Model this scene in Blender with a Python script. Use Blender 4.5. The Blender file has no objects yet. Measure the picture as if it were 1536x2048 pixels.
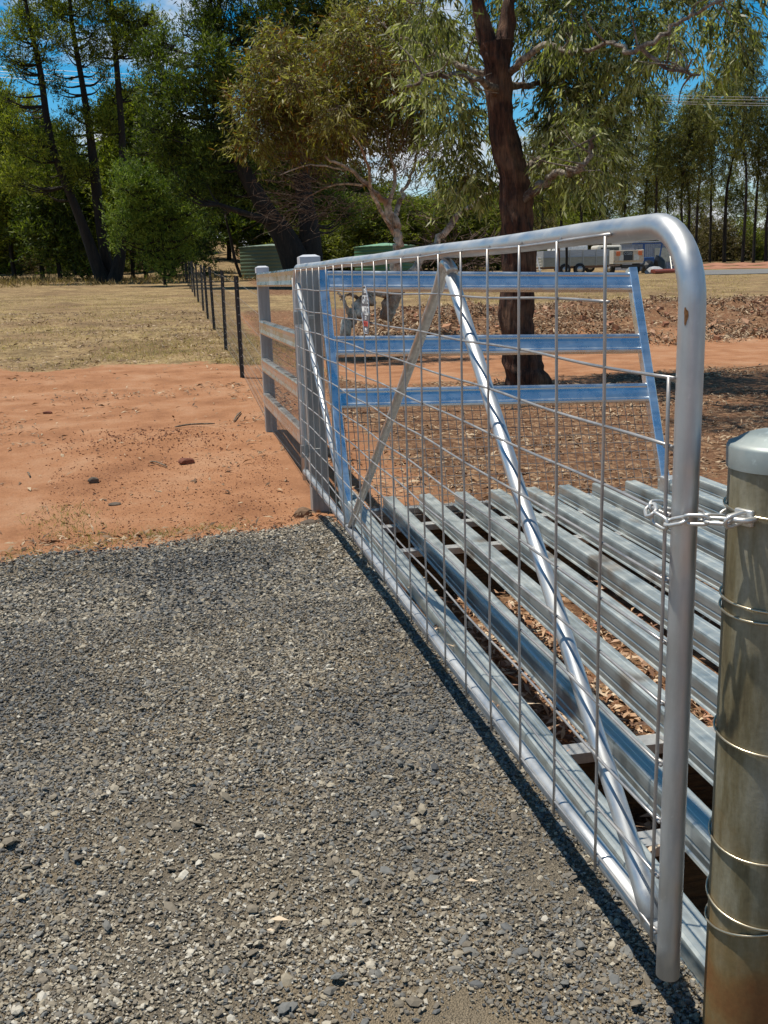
import bpy, math, random
import numpy as np
from mathutils import Matrix, Vector
sc = bpy.context.scene
C = sc.collection
R_ = math.radians

# ------------------------------------------------------------------ camera
CAM = np.array([-0.7356, -1.3359, 1.0897]); FPX = 2012.4
PITCH, ROLL, YAW = 0.22964, -0.03313, 0.20508
_f = np.array([math.sin(YAW)*math.cos(PITCH), math.cos(YAW)*math.cos(PITCH), -math.sin(PITCH)])
_r = np.array([math.cos(YAW), -math.sin(YAW), 0.]); _u = np.cross(_r, _f)
_r, _u = _r*math.cos(ROLL)+_u*math.sin(ROLL), -_r*math.sin(ROLL)+_u*math.cos(ROLL)
cam = bpy.data.cameras.new('camera'); co = bpy.data.objects.new('camera', cam); C.objects.link(co)
M = Matrix(((_r[0], _u[0], -_f[0], CAM[0]), (_r[1], _u[1], -_f[1], CAM[1]), (_r[2], _u[2], -_f[2], CAM[2]), (0, 0, 0, 1)))
co.matrix_world = M
cam.sensor_fit = 'HORIZONTAL'; cam.sensor_width = 36; cam.lens = FPX/1536*36
cam.clip_start = .05; cam.clip_end = 3000
sc.camera = co

# ------------------------------------------------------------------ sky, sun, exposure
SUN_TO = np.array([-.275, .14, 1.0]); SUN_TO /= np.linalg.norm(SUN_TO)
EL = math.asin(SUN_TO[2])
w = bpy.data.worlds.new('World'); sc.world = w; w.use_nodes = True
nt = w.node_tree; N = nt.nodes; N.clear()
def nn(N, t, **k):
    n = N.new(t)
    for a, b in k.items(): setattr(n, a, b)
    return n
sky = nn(N, 'ShaderNodeTexSky', sky_type='NISHITA', sun_disc=False)
sky.sun_elevation = EL; sky.sun_rotation = math.atan2(SUN_TO[0], SUN_TO[1]); sky.dust_density = .3; sky.ozone_density = 2.5; sky.air_density = 1.0; sky.altitude = 300
hs = nn(N, 'ShaderNodeHueSaturation'); hs.inputs['Saturation'].default_value = 1.6; hs.inputs['Hue'].default_value = .489; hs.inputs['Value'].default_value = 1.0
geo = nn(N, 'ShaderNodeTexCoord')
mp = nn(N, 'ShaderNodeMapping'); mp.inputs['Scale'].default_value = (3.2, 3.2, 6.5); mp.inputs['Location'].default_value = (1.9, 3.6, 2.2)
no = nn(N, 'ShaderNodeTexNoise'); no.inputs['Scale'].default_value = 1.4; no.inputs['Detail'].default_value = 9; no.inputs['Roughness'].default_value = .58
cr = nn(N, 'ShaderNodeValToRGB'); cr.color_ramp.elements[0].position = .485; cr.color_ramp.elements[1].position = .60
mx = nn(N, 'ShaderNodeMix', data_type='RGBA'); mx.inputs['B'].default_value = (13.5, 14, 14.8, 1)
bg = nn(N, 'ShaderNodeBackground'); bg.inputs['Strength'].default_value = .050
out = nn(N, 'ShaderNodeOutputWorld')
L = nt.links.new
sx = nn(N, 'ShaderNodeSeparateXYZ'); L(geo.outputs['Generated'], sx.inputs[0])
L(geo.outputs['Generated'], mp.inputs['Vector']); L(mp.outputs[0], no.inputs['Vector']); L(no.outputs['Fac'], cr.inputs[0])
mr_ = nn(N, 'ShaderNodeMapRange'); mr_.inputs[1].default_value = .0; mr_.inputs[2].default_value = .85; mr_.inputs[3].default_value = 2.6; mr_.inputs[4].default_value = 1.1
L(sx.outputs['Z'], mr_.inputs[0]); vm = nn(N, 'ShaderNodeVectorMath', operation='SCALE'); L(hs.outputs[0], vm.inputs[0]); L(mr_.outputs[0], vm.inputs['Scale'])
L(sky.outputs[0], hs.inputs['Color']); L(vm.outputs[0], mx.inputs['A']); mc_ = nn(N, 'ShaderNodeMapRange'); mc_.inputs[1].default_value = .22; mc_.inputs[2].default_value = .5; mc_.inputs[3].default_value = 1; mc_.inputs[4].default_value = .12; L(sx.outputs['Z'], mc_.inputs[0]); mq_ = nn(N, 'ShaderNodeMath', operation='MULTIPLY'); L(cr.outputs[0], mq_.inputs[0]); L(mc_.outputs[0], mq_.inputs[1]); L(mq_.outputs[0], mx.inputs['Factor'])
L(mx.outputs['Result'], bg.inputs[0]); L(bg.outputs[0], out.inputs[0])
sun = bpy.data.lights.new('sun', 'SUN'); so = bpy.data.objects.new('sun', sun); C.objects.link(so)
sun.energy = 5.0; sun.angle = R_(.5); sun.color = (1, .94, .82)
so.rotation_euler = Vector(SUN_TO).to_track_quat('Z', 'Y').to_euler()
sc.view_settings.view_transform = 'Standard'; sc.view_settings.look = 'None'; sc.view_settings.exposure = .1; sc.view_settings.gamma = 1
sc.cycles.max_bounces = 6; sc.cycles.diffuse_bounces = 3; sc.cycles.glossy_bounces = 3; sc.cycles.transmission_bounces = 3; sc.cycles.transparent_max_bounces = 4
sc.cycles.sample_clamp_indirect = 4

# ------------------------------------------------------------------ helpers
def at(px, py, Y):
    d = _f + _r*(px-768)/FPX - _u*(py-1024)/FPX
    return CAM + d*((Y-CAM[1])/d[1])
def atz_z(x, y, py):
    zs = np.linspace(-.5, 1.5, 400); P = np.stack([np.full(400, x), np.full(400, y), zs], -1)-CAM
    pyy = 1024-FPX*(P@_u)/(P@_f); return float(np.interp(-py, -pyy, zs))
def atz(px, py, z):
    d = _f + _r*(px-768)/FPX - _u*(py-1024)/FPX
    return CAM + d*((z-CAM[2])/d[2])
ORG = {}
def tag(o, label=None, cat=None, group=None, kind=None):
    if label: o['label'] = label
    if cat: o['category'] = cat
    if group: o['group'] = group
    if kind: o['kind'] = kind
    return o
def empty(name, loc, label, cat, group=None):
    o = bpy.data.objects.new(name, None); C.objects.link(o); o.location = tuple(float(v) for v in loc)
    o.empty_display_size = .1
    ORG[o.name] = np.array(loc, float); return tag(o, label, cat, group)
class MB:
    def __init__(s): s.v = []; s.q = []; s.t = []; s.g = []; s.n = 0; s.r = []
    def add(s, v, q=None, t=None, rnd=None):
        v = np.asarray(v, float).reshape(-1, 3); s.v.append(v)
        if q is not None and len(q): s.q.append(np.asarray(q, int)+s.n)
        if t is not None and len(t): s.t.append(np.asarray(t, int)+s.n)
        s.r.append(np.zeros(len(v)) if rnd is None else np.broadcast_to(rnd, (len(v),)))
        s.n += len(v); return s
    def build(s, name, mat, parent=None, smooth=False, base=None):
        v = np.concatenate(s.v); rr = np.concatenate(s.r)
        o0 = ORG[parent.name] if parent is not None else (np.array(base, float) if base is not None else np.zeros(3))
        v = v-o0
        q = np.concatenate(s.q) if s.q else np.zeros((0, 4), int); t = np.concatenate(s.t) if s.t else np.zeros((0, 3), int)
        me = bpy.data.meshes.new(name); me.vertices.add(len(v)); me.vertices.foreach_set('co', v.astype(np.float32).ravel())
        nl = len(q)*4+len(t)*3; me.loops.add(nl)
        me.loops.foreach_set('vertex_index', np.concatenate([q.ravel(), t.ravel()]).astype(np.int32))
        me.polygons.add(len(q)+len(t))
        st = np.concatenate([np.arange(len(q))*4, len(q)*4+np.arange(len(t))*3]).astype(np.int32)
        me.polygons.foreach_set('loop_start', st)
        me.polygons.foreach_set('use_smooth', np.full(len(q)+len(t), smooth))
        if rr.any():
            a = me.attributes.new('rnd', 'FLOAT', 'POINT'); a.data.foreach_set('value', rr.astype(np.float32))
        me.update(calc_edges=True); me.validate()
        me.materials.append(mat)
        o = bpy.data.objects.new(name, me); C.objects.link(o)
        if parent is not None: o.parent = parent
        else: o.location = tuple(o0)
        ORG[o.name] = o0
        return o
def tube(mb, pts, rad, n=8, cap=True, rnd=None, wob=0, seed=0, fis=0):
    P = np.asarray(pts, float); k = len(P); rad = np.broadcast_to(np.asarray(rad, float), (k,))
    T = np.gradient(P, axis=0); T /= np.linalg.norm(T, axis=1)[:, None]+1e-12
    a = np.array([0, 0, 1.]) if abs(T[0][2]) < .9 else np.array([1., 0, 0])
    Nn = np.cross(T[0], a); Nn /= np.linalg.norm(Nn); fr = []
    for i in range(k):
        Nn = Nn-T[i]*(Nn@T[i]); Nn /= np.linalg.norm(Nn); fr.append(Nn.copy())
    fr = np.array(fr); B = np.cross(T, fr)
    th = np.linspace(0, 2*np.pi, n, endpoint=False)
    rr = np.ones((k, n))
    if wob:
        g = np.random.default_rng(seed); ph = g.uniform(0, 6.28, 5)
        for j in range(1, 4): rr += wob*np.sin(th[None]*(j+1)+ph[j]+np.arange(k)[:, None]*.35*j)/j
    if fis:
        sl = np.concatenate([[0], np.cumsum(np.linalg.norm(np.diff(P, axis=0), axis=1))]); A_ = np.cos(th)[None]*3.2+sl[:, None]*.55; B_ = np.sin(th)[None]*3.2+sl[:, None]*.35
        f_ = np.abs(fbm(A_*1.7, B_*1.7, 3, seed))*2.6+.5*fbm(A_*.6, B_*.6, 2, seed+7); rr = rr+fis*(np.minimum(f_, .6)-.25)
    V = P[:, None]+(rad[:, None]*rr)[:, :, None]*(np.cos(th)[None, :, None]*fr[:, None]+np.sin(th)[None, :, None]*B[:, None])
    V = V.reshape(-1, 3); q = []
    i = np.arange(k-1)[:, None]; j = np.arange(n)[None]; j2 = (j+1) % n
    q = np.stack([i*n+j, i*n+j2, (i+1)*n+j2, (i+1)*n+j], -1).reshape(-1, 4)
    t = []
    if cap:
        V = np.vstack([V, P[0], P[-1]]); c0 = k*n; c1 = c0+1
        for jj in range(n):
            t.append((c0, (jj+1) % n, jj)); t.append((c1, (k-1)*n+jj, (k-1)*n+(jj+1) % n))
    mb.add(V, q, t, rnd)
    return mb
def unit(g, n): v = g.normal(size=(n, 3)); return v/np.linalg.norm(v, axis=1)[:, None]
def smoothpath(pts, m=6):
    P = np.asarray(pts, float)
    if len(P) < 3: return P
    Q = np.vstack([2*P[0]-P[1], P, 2*P[-1]-P[-2]]); o = []
    for i in range(1, len(Q)-2):
        for s in np.linspace(0, 1, m, endpoint=False):
            a, b, c, d = Q[i-1:i+3]
            o.append(.5*((2*b)+(-a+c)*s+(2*a-5*b+4*c-d)*s*s+(-a+3*b-3*c+d)*s**3))
    o.append(P[-1]); return np.array(o)
def box(mb, a, b, bev=0, Mx=None, rnd=None):
    a = np.array(a, float); b = np.array(b, float); lo = np.minimum(a, b); hi = np.maximum(a, b)
    if bev <= 0:
        v = np.array([[x, y, z] for z in (lo[2], hi[2]) for y in (lo[1], hi[1]) for x in (lo[0], hi[0])])
        q = [(0, 2, 3, 1), (4, 5, 7, 6), (0, 1, 5, 4), (2, 6, 7, 3), (0, 4, 6, 2), (1, 3, 7, 5)]
        if Mx is not None: v = Mx(v)
        mb.add(v, q, rnd=rnd); return mb
    bm = __import__('bmesh').new(); import bmesh
    bmesh.ops.create_cube(bm, size=1)
    for vv in bm.verts: vv.co = Vector(((vv.co.x+.5)*(hi[0]-lo[0])+lo[0], (vv.co.y+.5)*(hi[1]-lo[1])+lo[1], (vv.co.z+.5)*(hi[2]-lo[2])+lo[2]))
    bmesh.ops.bevel(bm, geom=list(bm.edges), offset=bev, segments=2, affect='EDGES', profile=.5)
    bm.verts.index_update(); v = np.array([vv.co[:] for vv in bm.verts]); q = []; t = []
    for f in bm.faces:
        ix = [x.index for x in f.verts]
        if len(ix) == 4: q.append(ix)
        elif len(ix) == 3: t.append(ix)
        else:
            for k in range(1, len(ix)-1): t.append((ix[0], ix[k], ix[k+1]))
    bm.free()
    if Mx is not None: v = Mx(v)
    mb.add(v, q, t, rnd); return mb
def extr(mb, prof, P0, P1, ax, up, closed=True, capends=True):
    """closed 2D profile (a,b) swept from P0 to P1; a along ax, b along up"""
    prof = np.asarray(prof, float); n = len(prof); ax = np.array(ax, float); up = np.array(up, float)
    V = np.vstack([np.array(p, float)+prof[:, :1]*ax+prof[:, 1:]*up for p in (P0, P1)])
    q = [(i, (i+1) % n, n+(i+1) % n, n+i) for i in range(n)]
    mb.add(V, q)
    if capends == 'strip':   # thick open profile: first half outer, second half inner reversed
        h = n//2
        qq = [(i, i+1, n-2-i, n-1-i) for i in range(h-1)]
        mb.q[-1] = np.vstack([mb.q[-1], np.array(qq+[(n+a, n+b, n+c, n+d) for a, b, c, d in qq])+mb.n-2*n])
    elif capends:
        c = np.array([prof.mean(0)]); Vc = np.vstack([np.array(p, float)+c[:, :1]*ax+c[:, 1:]*up for p in (P0, P1)])
        VV = np.vstack([V, Vc]); t = [(i, (i+1) % n, 2*n) for i in range(n)]+[(n+(i+1) % n, n+i, 2*n+1) for i in range(n)]
        mb.add(VV, None, t)
    return mb
def thick(poly, th):
    P = np.asarray(poly, float); T = np.gradient(P, axis=0); T /= np.linalg.norm(T, axis=1)[:, None]
    Nn = np.stack([T[:, 1], -T[:, 0]], -1)
    return np.vstack([P, (P+Nn*th)[::-1]])
# value noise for terrain
def vnoise(x, y, seed=0):
    x = np.asarray(x, float); y = np.asarray(y, float)
    xi = np.floor(x).astype(int); yi = np.floor(y).astype(int); fx = x-xi; fy = y-yi
    fx = fx*fx*(3-2*fx); fy = fy*fy*(3-2*fy)
    def h(a, b):
        n = (a*374761393+b*668265263+seed*1442695041) & 0x7fffffff
        n = ((n ^ (n >> 13))*1274126177) & 0x7fffffff
        return ((n ^ (n >> 16)) & 0xffff)/65535.
    return (h(xi, yi)*(1-fx)+h(xi+1, yi)*fx)*(1-fy)+(h(xi, yi+1)*(1-fx)+h(xi+1, yi+1)*fx)*fy
def fbm(x, y, o=4, seed=0):
    s = 0; a = .5
    for i in range(o): s = s+a*(vnoise(x*2**i, y*2**i, seed+i)-.5); a *= .55
    return s
def sst(a, b, x):
    t = np.clip((np.asarray(x, float)-a)/(b-a), 0, 1); return t*t*(3-2*t)

# ------------------------------------------------------------------ materials
def mat(name): 
    m = bpy.data.materials.new(name); m.use_nodes = True
    nt = m.node_tree; b = nt.nodes['Principled BSDF']; return m, nt, b
def setp(b, **k):
    for a, v in k.items():
        b.inputs[a.replace('_', ' ')].default_value = v
def ramp(nt, src, stops):
    r = nt.nodes.new('ShaderNodeValToRGB'); e = r.color_ramp.elements
    while len(e) < len(stops): e.new(.5)
    for i, (p, c) in enumerate(stops): e[i].position = p; e[i].color = (*c, 1) if len(c) == 3 else c
    nt.links.new(src, r.inputs[0]); return r.outputs[0]
def noise(nt, scale, detail=4, rough=.55, vec=None, mapscale=None, kind='ShaderNodeTexNoise'):
    n = nt.nodes.new(kind); n.inputs['Scale'].default_value = scale
    if 'Detail' in n.inputs: n.inputs['Detail'].default_value = detail
    if kind == 'ShaderNodeTexNoise': n.inputs['Roughness'].default_value = rough
    tc = nt.nodes.new('ShaderNodeTexCoord') if vec is None else None
    src = tc.outputs['Object'] if vec is None else vec
    if mapscale:
        mpn = nt.nodes.new('ShaderNodeMapping'); mpn.inputs['Scale'].default_value = mapscale; nt.links.new(src, mpn.inputs[0]); src = mpn.outputs[0]
    nt.links.new(src, n.inputs['Vector']); return n
def mixc(nt, f, a, b, mode='MIX'):
    m = nt.nodes.new('ShaderNodeMix'); m.data_type = 'RGBA'; m.blend_type = mode
    for k, v in (('Factor', f), ('A', a), ('B', b)):
        if isinstance(v, (int, float)): m.inputs[k].default_value = v
        elif isinstance(v, tuple): m.inputs[k].default_value = (*v, 1)
        else: nt.links.new(v, m.inputs[k])
    return m.outputs['Result']
def math_(nt, op, a, b=0., c=None):
    m = nt.nodes.new('ShaderNodeMath'); m.operation = op
    for i, v in enumerate((a, b, c)):
        if v is None: continue
        if isinstance(v, (int, float)): m.inputs[i].default_value = v
        else: nt.links.new(v, m.inputs[i])
    return m.outputs[0]
def bump(nt, b, h, s=.3, d=.01):
    n = nt.nodes.new('ShaderNodeBump'); n.inputs['Strength'].default_value = s; n.inputs['Distance'].default_value = d
    nt.links.new(h, n.inputs['Height']); nt.links.new(n.outputs[0], b.inputs['Normal'])
def galv(name, base=(.62, .64, .66), stretch=(60, 3, 60), metal=.85, rough=.38, dirt=.25, spot=None, speck=.22, mvar=.3):
    m, nt, b = mat(name)
    n1 = noise(nt, 1, 5, .6, mapscale=stretch); n2 = noise(nt, 9, 6, .65); n3 = noise(nt, 55, 3)
    c = mixc(nt, ramp(nt, n1.outputs['Fac'], [(.35, (0, 0, 0)), (.7, (1, 1, 1))]), tuple(x*.8 for x in base), tuple(min(1, x*1.1) for x in base))
    c = mixc(nt, ramp(nt, n2.outputs['Fac'], [(.45, (0, 0, 0)), (.7, (dirt,)*3)]), c, (.36, .35, .33))
    c = mixc(nt, ramp(nt, n3.outputs['Fac'], [(.66, (0, 0, 0)), (.72, (speck,)*3)]), c, (.8, .82, .84))
    if spot: c = mixc(nt, ramp(nt, noise(nt, spot[1], 3).outputs['Fac'], [(.62, (0, 0, 0)), (.7, (.8,)*3)]), c, spot[0])
    nt.links.new(c, b.inputs['Base Color'])
    rr = nt.nodes.new('ShaderNodeMapRange'); rr.inputs[1].default_value = .3; rr.inputs[2].default_value = .75; rr.inputs[3].default_value = rough-.1; rr.inputs[4].default_value = rough+.18
    nt.links.new(n2.outputs['Fac'], rr.inputs[0]); nt.links.new(rr.outputs[0], b.inputs['Roughness'])
    mr = nt.nodes.new('ShaderNodeMapRange'); mr.inputs[1].default_value = .4; mr.inputs[2].default_value = .7; mr.inputs[3].default_value = metal; mr.inputs[4].default_value = metal-mvar
    nt.links.new(n2.outputs['Fac'], mr.inputs[0]); nt.links.new(mr.outputs[0], b.inputs['Metallic'])
    bump(nt, b, n1.outputs['Fac'], .12, .002)
    return m
LB = 1.0
def leafmat(name, cols, trans=.35, rough=.45, spec=.5):
    m, nt, b = mat(name)
    a = nt.nodes.new('ShaderNodeAttribute'); a.attribute_name = 'rnd'
    c = ramp(nt, a.outputs['Fac'], [(i/(len(cols)-1), tuple(v*LB for v in x)) for i, x in enumerate(cols)])
    nt.links.new(c, b.inputs['Base Color']); b.inputs['Roughness'].default_value = rough; b.inputs['Specular IOR Level'].default_value = spec
    tr = nt.nodes.new('ShaderNodeBsdfTranslucent'); mxs = nt.nodes.new('ShaderNodeMixShader'); mxs.inputs[0].default_value = trans
    c2 = mixc(nt, 1.0, c, (1.5, 1.7, .7), 'MULTIPLY'); nt.links.new(c2, tr.inputs[0])
    o = nt.nodes['Material Output']; nt.links.new(b.outputs[0], mxs.inputs[1]); nt.links.new(tr.outputs[0], mxs.inputs[2]); nt.links.new(mxs.outputs[0], o.inputs[0])
    return m
def barkmat(name, c1, c2, scale=(14, 14, 2.2), rough=.9, c3=None):
    m, nt, b = mat(name)
    n1 = noise(nt, 1, 7, .7, mapscale=scale); n2 = noise(nt, 2.2, 4)
    c = ramp(nt, n1.outputs['Fac'], [(.36, c1), (.62, c2)])
    if c3: c = mixc(nt, ramp(nt, n2.outputs['Fac'], [(.5, (0, 0, 0)), (.62, (1, 1, 1))]), c, c3)
    n3 = noise(nt, 3.1, 6, .75, mapscale=scale); c = mixc(nt, .75, c, ramp(nt, n3.outputs['Fac'], [(.36, (.28, .27, .26)), (.5, (.95,)*3), (.68, (1.7, 1.6, 1.5))]), 'MULTIPLY')
    nt.links.new(c, b.inputs['Base Color']); setp(b, Roughness=rough)
    bump(nt, b, math_(nt, 'ADD', n1.outputs['Fac'], math_(nt, 'MULTIPLY', n3.outputs['Fac'], .6)), 1.0, .06); return m
def plain(name, col, rough=.6, metal=0, var=.2, sc_=8):
    m, nt, b = mat(name); n = noise(nt, sc_, 5, .6)
    c = ramp(nt, n.outputs['Fac'], [(.3, tuple(x*(1-var) for x in col)), (.7, tuple(min(1, x*(1+var)) for x in col))])
    nt.links.new(c, b.inputs['Base Color']); setp(b, Roughness=rough, Metallic=metal); return m
def rndmat(name, cols, rough=.85, fine=0):
    m, nt, b = mat(name); a = nt.nodes.new('ShaderNodeAttribute'); a.attribute_name = 'rnd'
    c = ramp(nt, a.outputs['Fac'], [(i/(len(cols)-1), x) for i, x in enumerate(cols)])
    if fine:
        n = noise(nt, fine, 4, .7); c = mixc(nt, .5, c, ramp(nt, n.outputs['Fac'], [(.3, (.55,)*3), (.7, (1.25,)*3)]), 'MULTIPLY')
    nt.links.new(c, b.inputs['Base Color']); setp(b, Roughness=rough); return m

G_gate = galv('galvanised pipe', (.56, .58, .60), (45, 5, 5), .82, .44, .35, mvar=.3)
G_post_pipe = galv('galvanised upright pipe', (.58, .555, .53), (70, 70, 2.5), .82, .34, .25)
G_rail = galv('galvanised grid rail', (.56, .60, .58), (90, 1.6, 60), .78, .4, .35, spot=((.30, .24, .18), 2.5))
G_wing = galv('galvanised guard rail', (.76, .82, .88), (1.0, 26, 26), .93, .27, .04, speck=.0, mvar=.04)
G_post = galv('zinc painted post', (.33, .325, .31), (40, 40, 3), .3, .5, .1)
G_wire = galv('galvanised wire', (.45, .43, .42), (20, 20, 20), .75, .42, .3)
G_dark = plain('fine grey wire', (.22, .2, .19), .5, .6)
G_chain = plain('chain zinc', (.62, .61, .59), .42, .7, .15, 60)
BLK = plain('black steel post', (.012, .011, .013), .5, .2)
timber = barkmat('treated timber', (.13, .075, .03), (.25, .15, .065), (3, 18, 30), .8)
inkm = plain('ink', (.02, .015, .012), .8)

# ------------------------------------------------------------------ terrain
LP = np.array([[-30, -.16], [2.4, -.16], [3.6, -.215], [4.4, -.275], [5.5, -.21], [7, -.13], [10.6, -.01]])
def far(x, y):
    a = x/np.maximum(y, 1)
    return -.3+.0275*y-.013*x+sst(52, 125, y)*3.2*np.exp(-((a-.045)/.05)**2)
def ground_z(x, y, detail=True):
    x = np.asarray(x, float); y = np.asarray(y, float)
    left = np.where(y < 10.6, np.interp(y, LP[:, 0], LP[:, 1])-.006*np.clip(-x, 0, 4)*sst(4, 9, y), far(x, y))
    right = np.where(y > 24, far(x, y), 0)+np.where(y <= 24, -.29+(far(x, 24)+.29)*sst(15.5, 24.5, y), 0)
    k = sst(.35, 2.2, x-.02*np.maximum(y-10, 0))
    z = left*(1-k)+right*k
    # cattle-grid pit
    p = sst(.16, .22, x-.018*y)*(1-sst(2.35, 2.55, x))*sst(-1.2, -.9, y)*(1-sst(4.02, 4.16, y))
    z = z*(1-p)+(-.43)*p
    if detail:
        cl = sst(15.5, 18, y)*(1-sst(22, 26, y))*sst(3, 6, x)
        z = z+fbm(x*.5, y*.5, 3, 5)*.05*sst(3, 8, np.hypot(x, y-2))
        z = z+fbm(x*3, y*3, 3, 9)*.022+cl*np.maximum(fbm(x*1.5, y*1.5, 4, 3), -.02)*.9
        # loose soil heap on the red ground
        hp = np.exp(-((x+.93)/.5)**2-((y-6.85)/.42)**2); z = z+hp*(.045+.12*fbm(x*9, y*9, 3, 21))
        z = z+.5*fbm(x*14, y*14, 2, 31)*.02
    return z
def gz(x, y): return float(ground_z(x, y))
def gbase(x, y): return float(ground_z(x, y, False))
def hit(px, py, dmax=300):
    d = _f + _r*(px-768)/FPX - _u*(py-1024)/FPX; d = d/d[1]
    t = np.concatenate([np.arange(1.2, 40, .03), np.arange(40, dmax, .2)]); P = CAM+d*t[:, None]
    i = np.argmax(P[:, 2] < ground_z(P[:, 0], P[:, 1], False)); return P[i]
def axisl(lo, d0, d1, hi, step, gr=1.12):
    a = list(np.arange(d0, d1+1e-6, step)); s = step; v = d1
    while v < hi: s *= gr; v += s; a.append(v)
    s = step; v = d0
    while v > lo: s *= gr; v -= s; a.insert(0, v)
    return np.array(a)
xs = axisl(-900, -2.6, 3.2, 1000, .045, 1.05); ys = axisl(-300, -.6, 8.2, 1500, .045, 1.035)
X, Y = np.meshgrid(xs, ys); Z = ground_z(X, Y)
gm = MB(); nx, ny = len(xs), len(ys)
i, j = np.meshgrid(np.arange(ny-1), np.arange(nx-1), indexing='ij')
gm.add(np.stack([X, Y, Z], -1).reshape(-1, 3), np.stack([i*nx+j, i*nx+j+1, (i+1)*nx+j+1, (i+1)*nx+j], -1).reshape(-1, 4))
m, nt, b = mat('earth ground')
at_l = nt.nodes.new('ShaderNodeAttribute'); at_l.attribute_name = 'litter'
at_g = nt.nodes.new('ShaderNodeAttribute'); at_g.attribute_name = 'grass'
f1 = noise(nt, 60, 6, .75); f2 = noise(nt, 2.2, 6, .6); f3 = noise(nt, 14, 8, .75, mapscale=(1, .55, 1)); f4 = noise(nt, .45, 4)
f5 = noise(nt, 130, 4, .8)
red = ramp(nt, f2.outputs['Fac'], [(.3, (.26, .12, .06)), (.5, (.36, .175, .09)), (.72, (.43, .245, .145))])
red = mixc(nt, .6, red, ramp(nt, f1.outputs['Fac'], [(.3, (.6, .55, .5)), (.5, (1, 1, 1)), (.75, (1.25, 1.25, 1.25))]), 'MULTIPLY')
lit = ramp(nt, f3.outputs['Fac'], [(.36, (.06, .03, .017)), (.5, (.17, .09, .05)), (.62, (.34, .21, .12)), (.72, (.52, .38, .24))])
lit = mixc(nt, .7, lit, ramp(nt, f5.outputs['Fac'], [(.35, (.4, .38, .35)), (.6, (1.3, 1.3, 1.3))]), 'MULTIPLY')
gra = ramp(nt, f3.outputs['Fac'], [(.34, (.14, .09, .04)), (.5, (.35, .245, .12)), (.66, (.56, .43, .23))])
gra = mixc(nt, ramp(nt, f4.outputs['Fac'], [(.42, (0, 0, 0)), (.65, (.65,)*3)]), gra, (.20, .12, .07))
f6 = noise(nt, 1.3, 6, .75); gra = mixc(nt, ramp(nt, f6.outputs['Fac'], [(.42, (0, 0, 0)), (.6, (.7,)*3)]), gra, (.12, .08, .042))  # brown mottling, with the mottled shadow patches on the grass painted into the colour
gra = mixc(nt, .6, gra, ramp(nt, f5.outputs['Fac'], [(.35, (.5, .5, .5)), (.6, (1.2, 1.2, 1.2))]), 'MULTIPLY')
def thr(a): # attribute blended with noise
    s = math_(nt, 'ADD', a, math_(nt, 'MULTIPLY', math_(nt, 'SUBTRACT', f3.outputs['Fac'], .5), 1.6)); return ramp(nt, s, [(.4, (0, 0, 0)), (.6, (1, 1, 1))])
c = mixc(nt, thr(at_l.outputs['Fac']), red, lit); c = mixc(nt, thr(at_g.outputs['Fac']), c, gra)
nt.links.new(c, b.inputs['Base Color']); setp(b, Roughness=.95); b.inputs['Specular IOR Level'].default_value = .15
bump(nt, b, math_(nt, 'ADD', math_(nt, 'MULTIPLY', f1.outputs['Fac'], .4), f3.outputs['Fac']), .7, .03)
ground = gm.build('ground', m, smooth=True); tag(ground, kind='structure')
side = sst(.2, 1.2, X-.02*np.maximum(Y-10, 0))
gl = sst(11.2, 12.8, Y+.35*X+fbm(X*.8, Y*.8, 3, 50)*3)
grass = (1-side)*gl+side*sst(22, 27, Y)
path = np.exp(-((X-(1.3+.06*Y))/1.1)**2)*sst(30, 36, Y); grass = grass*(1-.8*path)
red_side = sst(9.8, 12.6, Y+fbm(X, Y, 3, 3)*5)*(1-sst(14.2, 17.8, Y+fbm(X, Y, 3, 5)*5))
litr = side*(1-.75*red_side)*.85+(1-side)*(.35*sst(3, 3.6, Y)*(1-sst(4.6, 5.4, Y+.3*X)))
pit = sst(.1, .2, X)*(1-sst(2.4, 2.6, X))*(Y < 3.9); litr = np.maximum(litr*(.55+.6*(fbm(X*.7, Y*.7, 3, 77)+.5)), pit*.62)
for nm, val in (('litter', litr), ('grass', grass)):
    a = ground.data.attributes.new(nm, 'FLOAT', 'POINT'); a.data.foreach_set('value', val.astype(np.float32).ravel())

# gravel road: irregular sheet lying on the ground
def road_edge(x): return 4.16+.30*(x+.0)-.05*x*x*0+.05*np.sin(x*3.1)+.03*np.sin(x*7.7)+.12*fbm(x*6, x*0+3., 3, 66)
rx = axisl(-40, -2.6, .13, .131, .045, 1.08); rx = np.append(rx[rx < .128], .13); tv = np.linspace(0, 1, 130)
RX = np.repeat(rx[None], len(tv), 0); yl = np.maximum(road_edge(rx), -1.5)
RY = -2.2+(yl[None]+2.2)*tv[:, None]; RZ = ground_z(RX, RY)*0+ground_z(np.minimum(RX, .1), RY)+.006-.03*sst(.985, 1, tv)[:, None]
RZ += fbm(RX*25, RY*25, 2, 8)*.006
rm = MB(); i, j = np.meshgrid(np.arange(len(tv)-1), np.arange(len(rx)-1), indexing='ij'); nx = len(rx)
rm.add(np.stack([RX, RY, RZ], -1).reshape(-1, 3), np.stack([i*nx+j, i*nx+j+1, (i+1)*nx+j+1, (i+1)*nx+j], -1).reshape(-1, 4))
m, nt, b = mat('gravel fines')
v1 = noise(nt, 260, 0, kind='ShaderNodeTexVoronoi'); v2 = noise(nt, 2.3, 5, .6); v3 = noise(nt, 420, 3, .7)
c = ramp(nt, v1.outputs['Color'], [(0, (.10, .092, .08)), (.5, (.17, .145, .11)), (1, (.28, .235, .18))])
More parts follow.
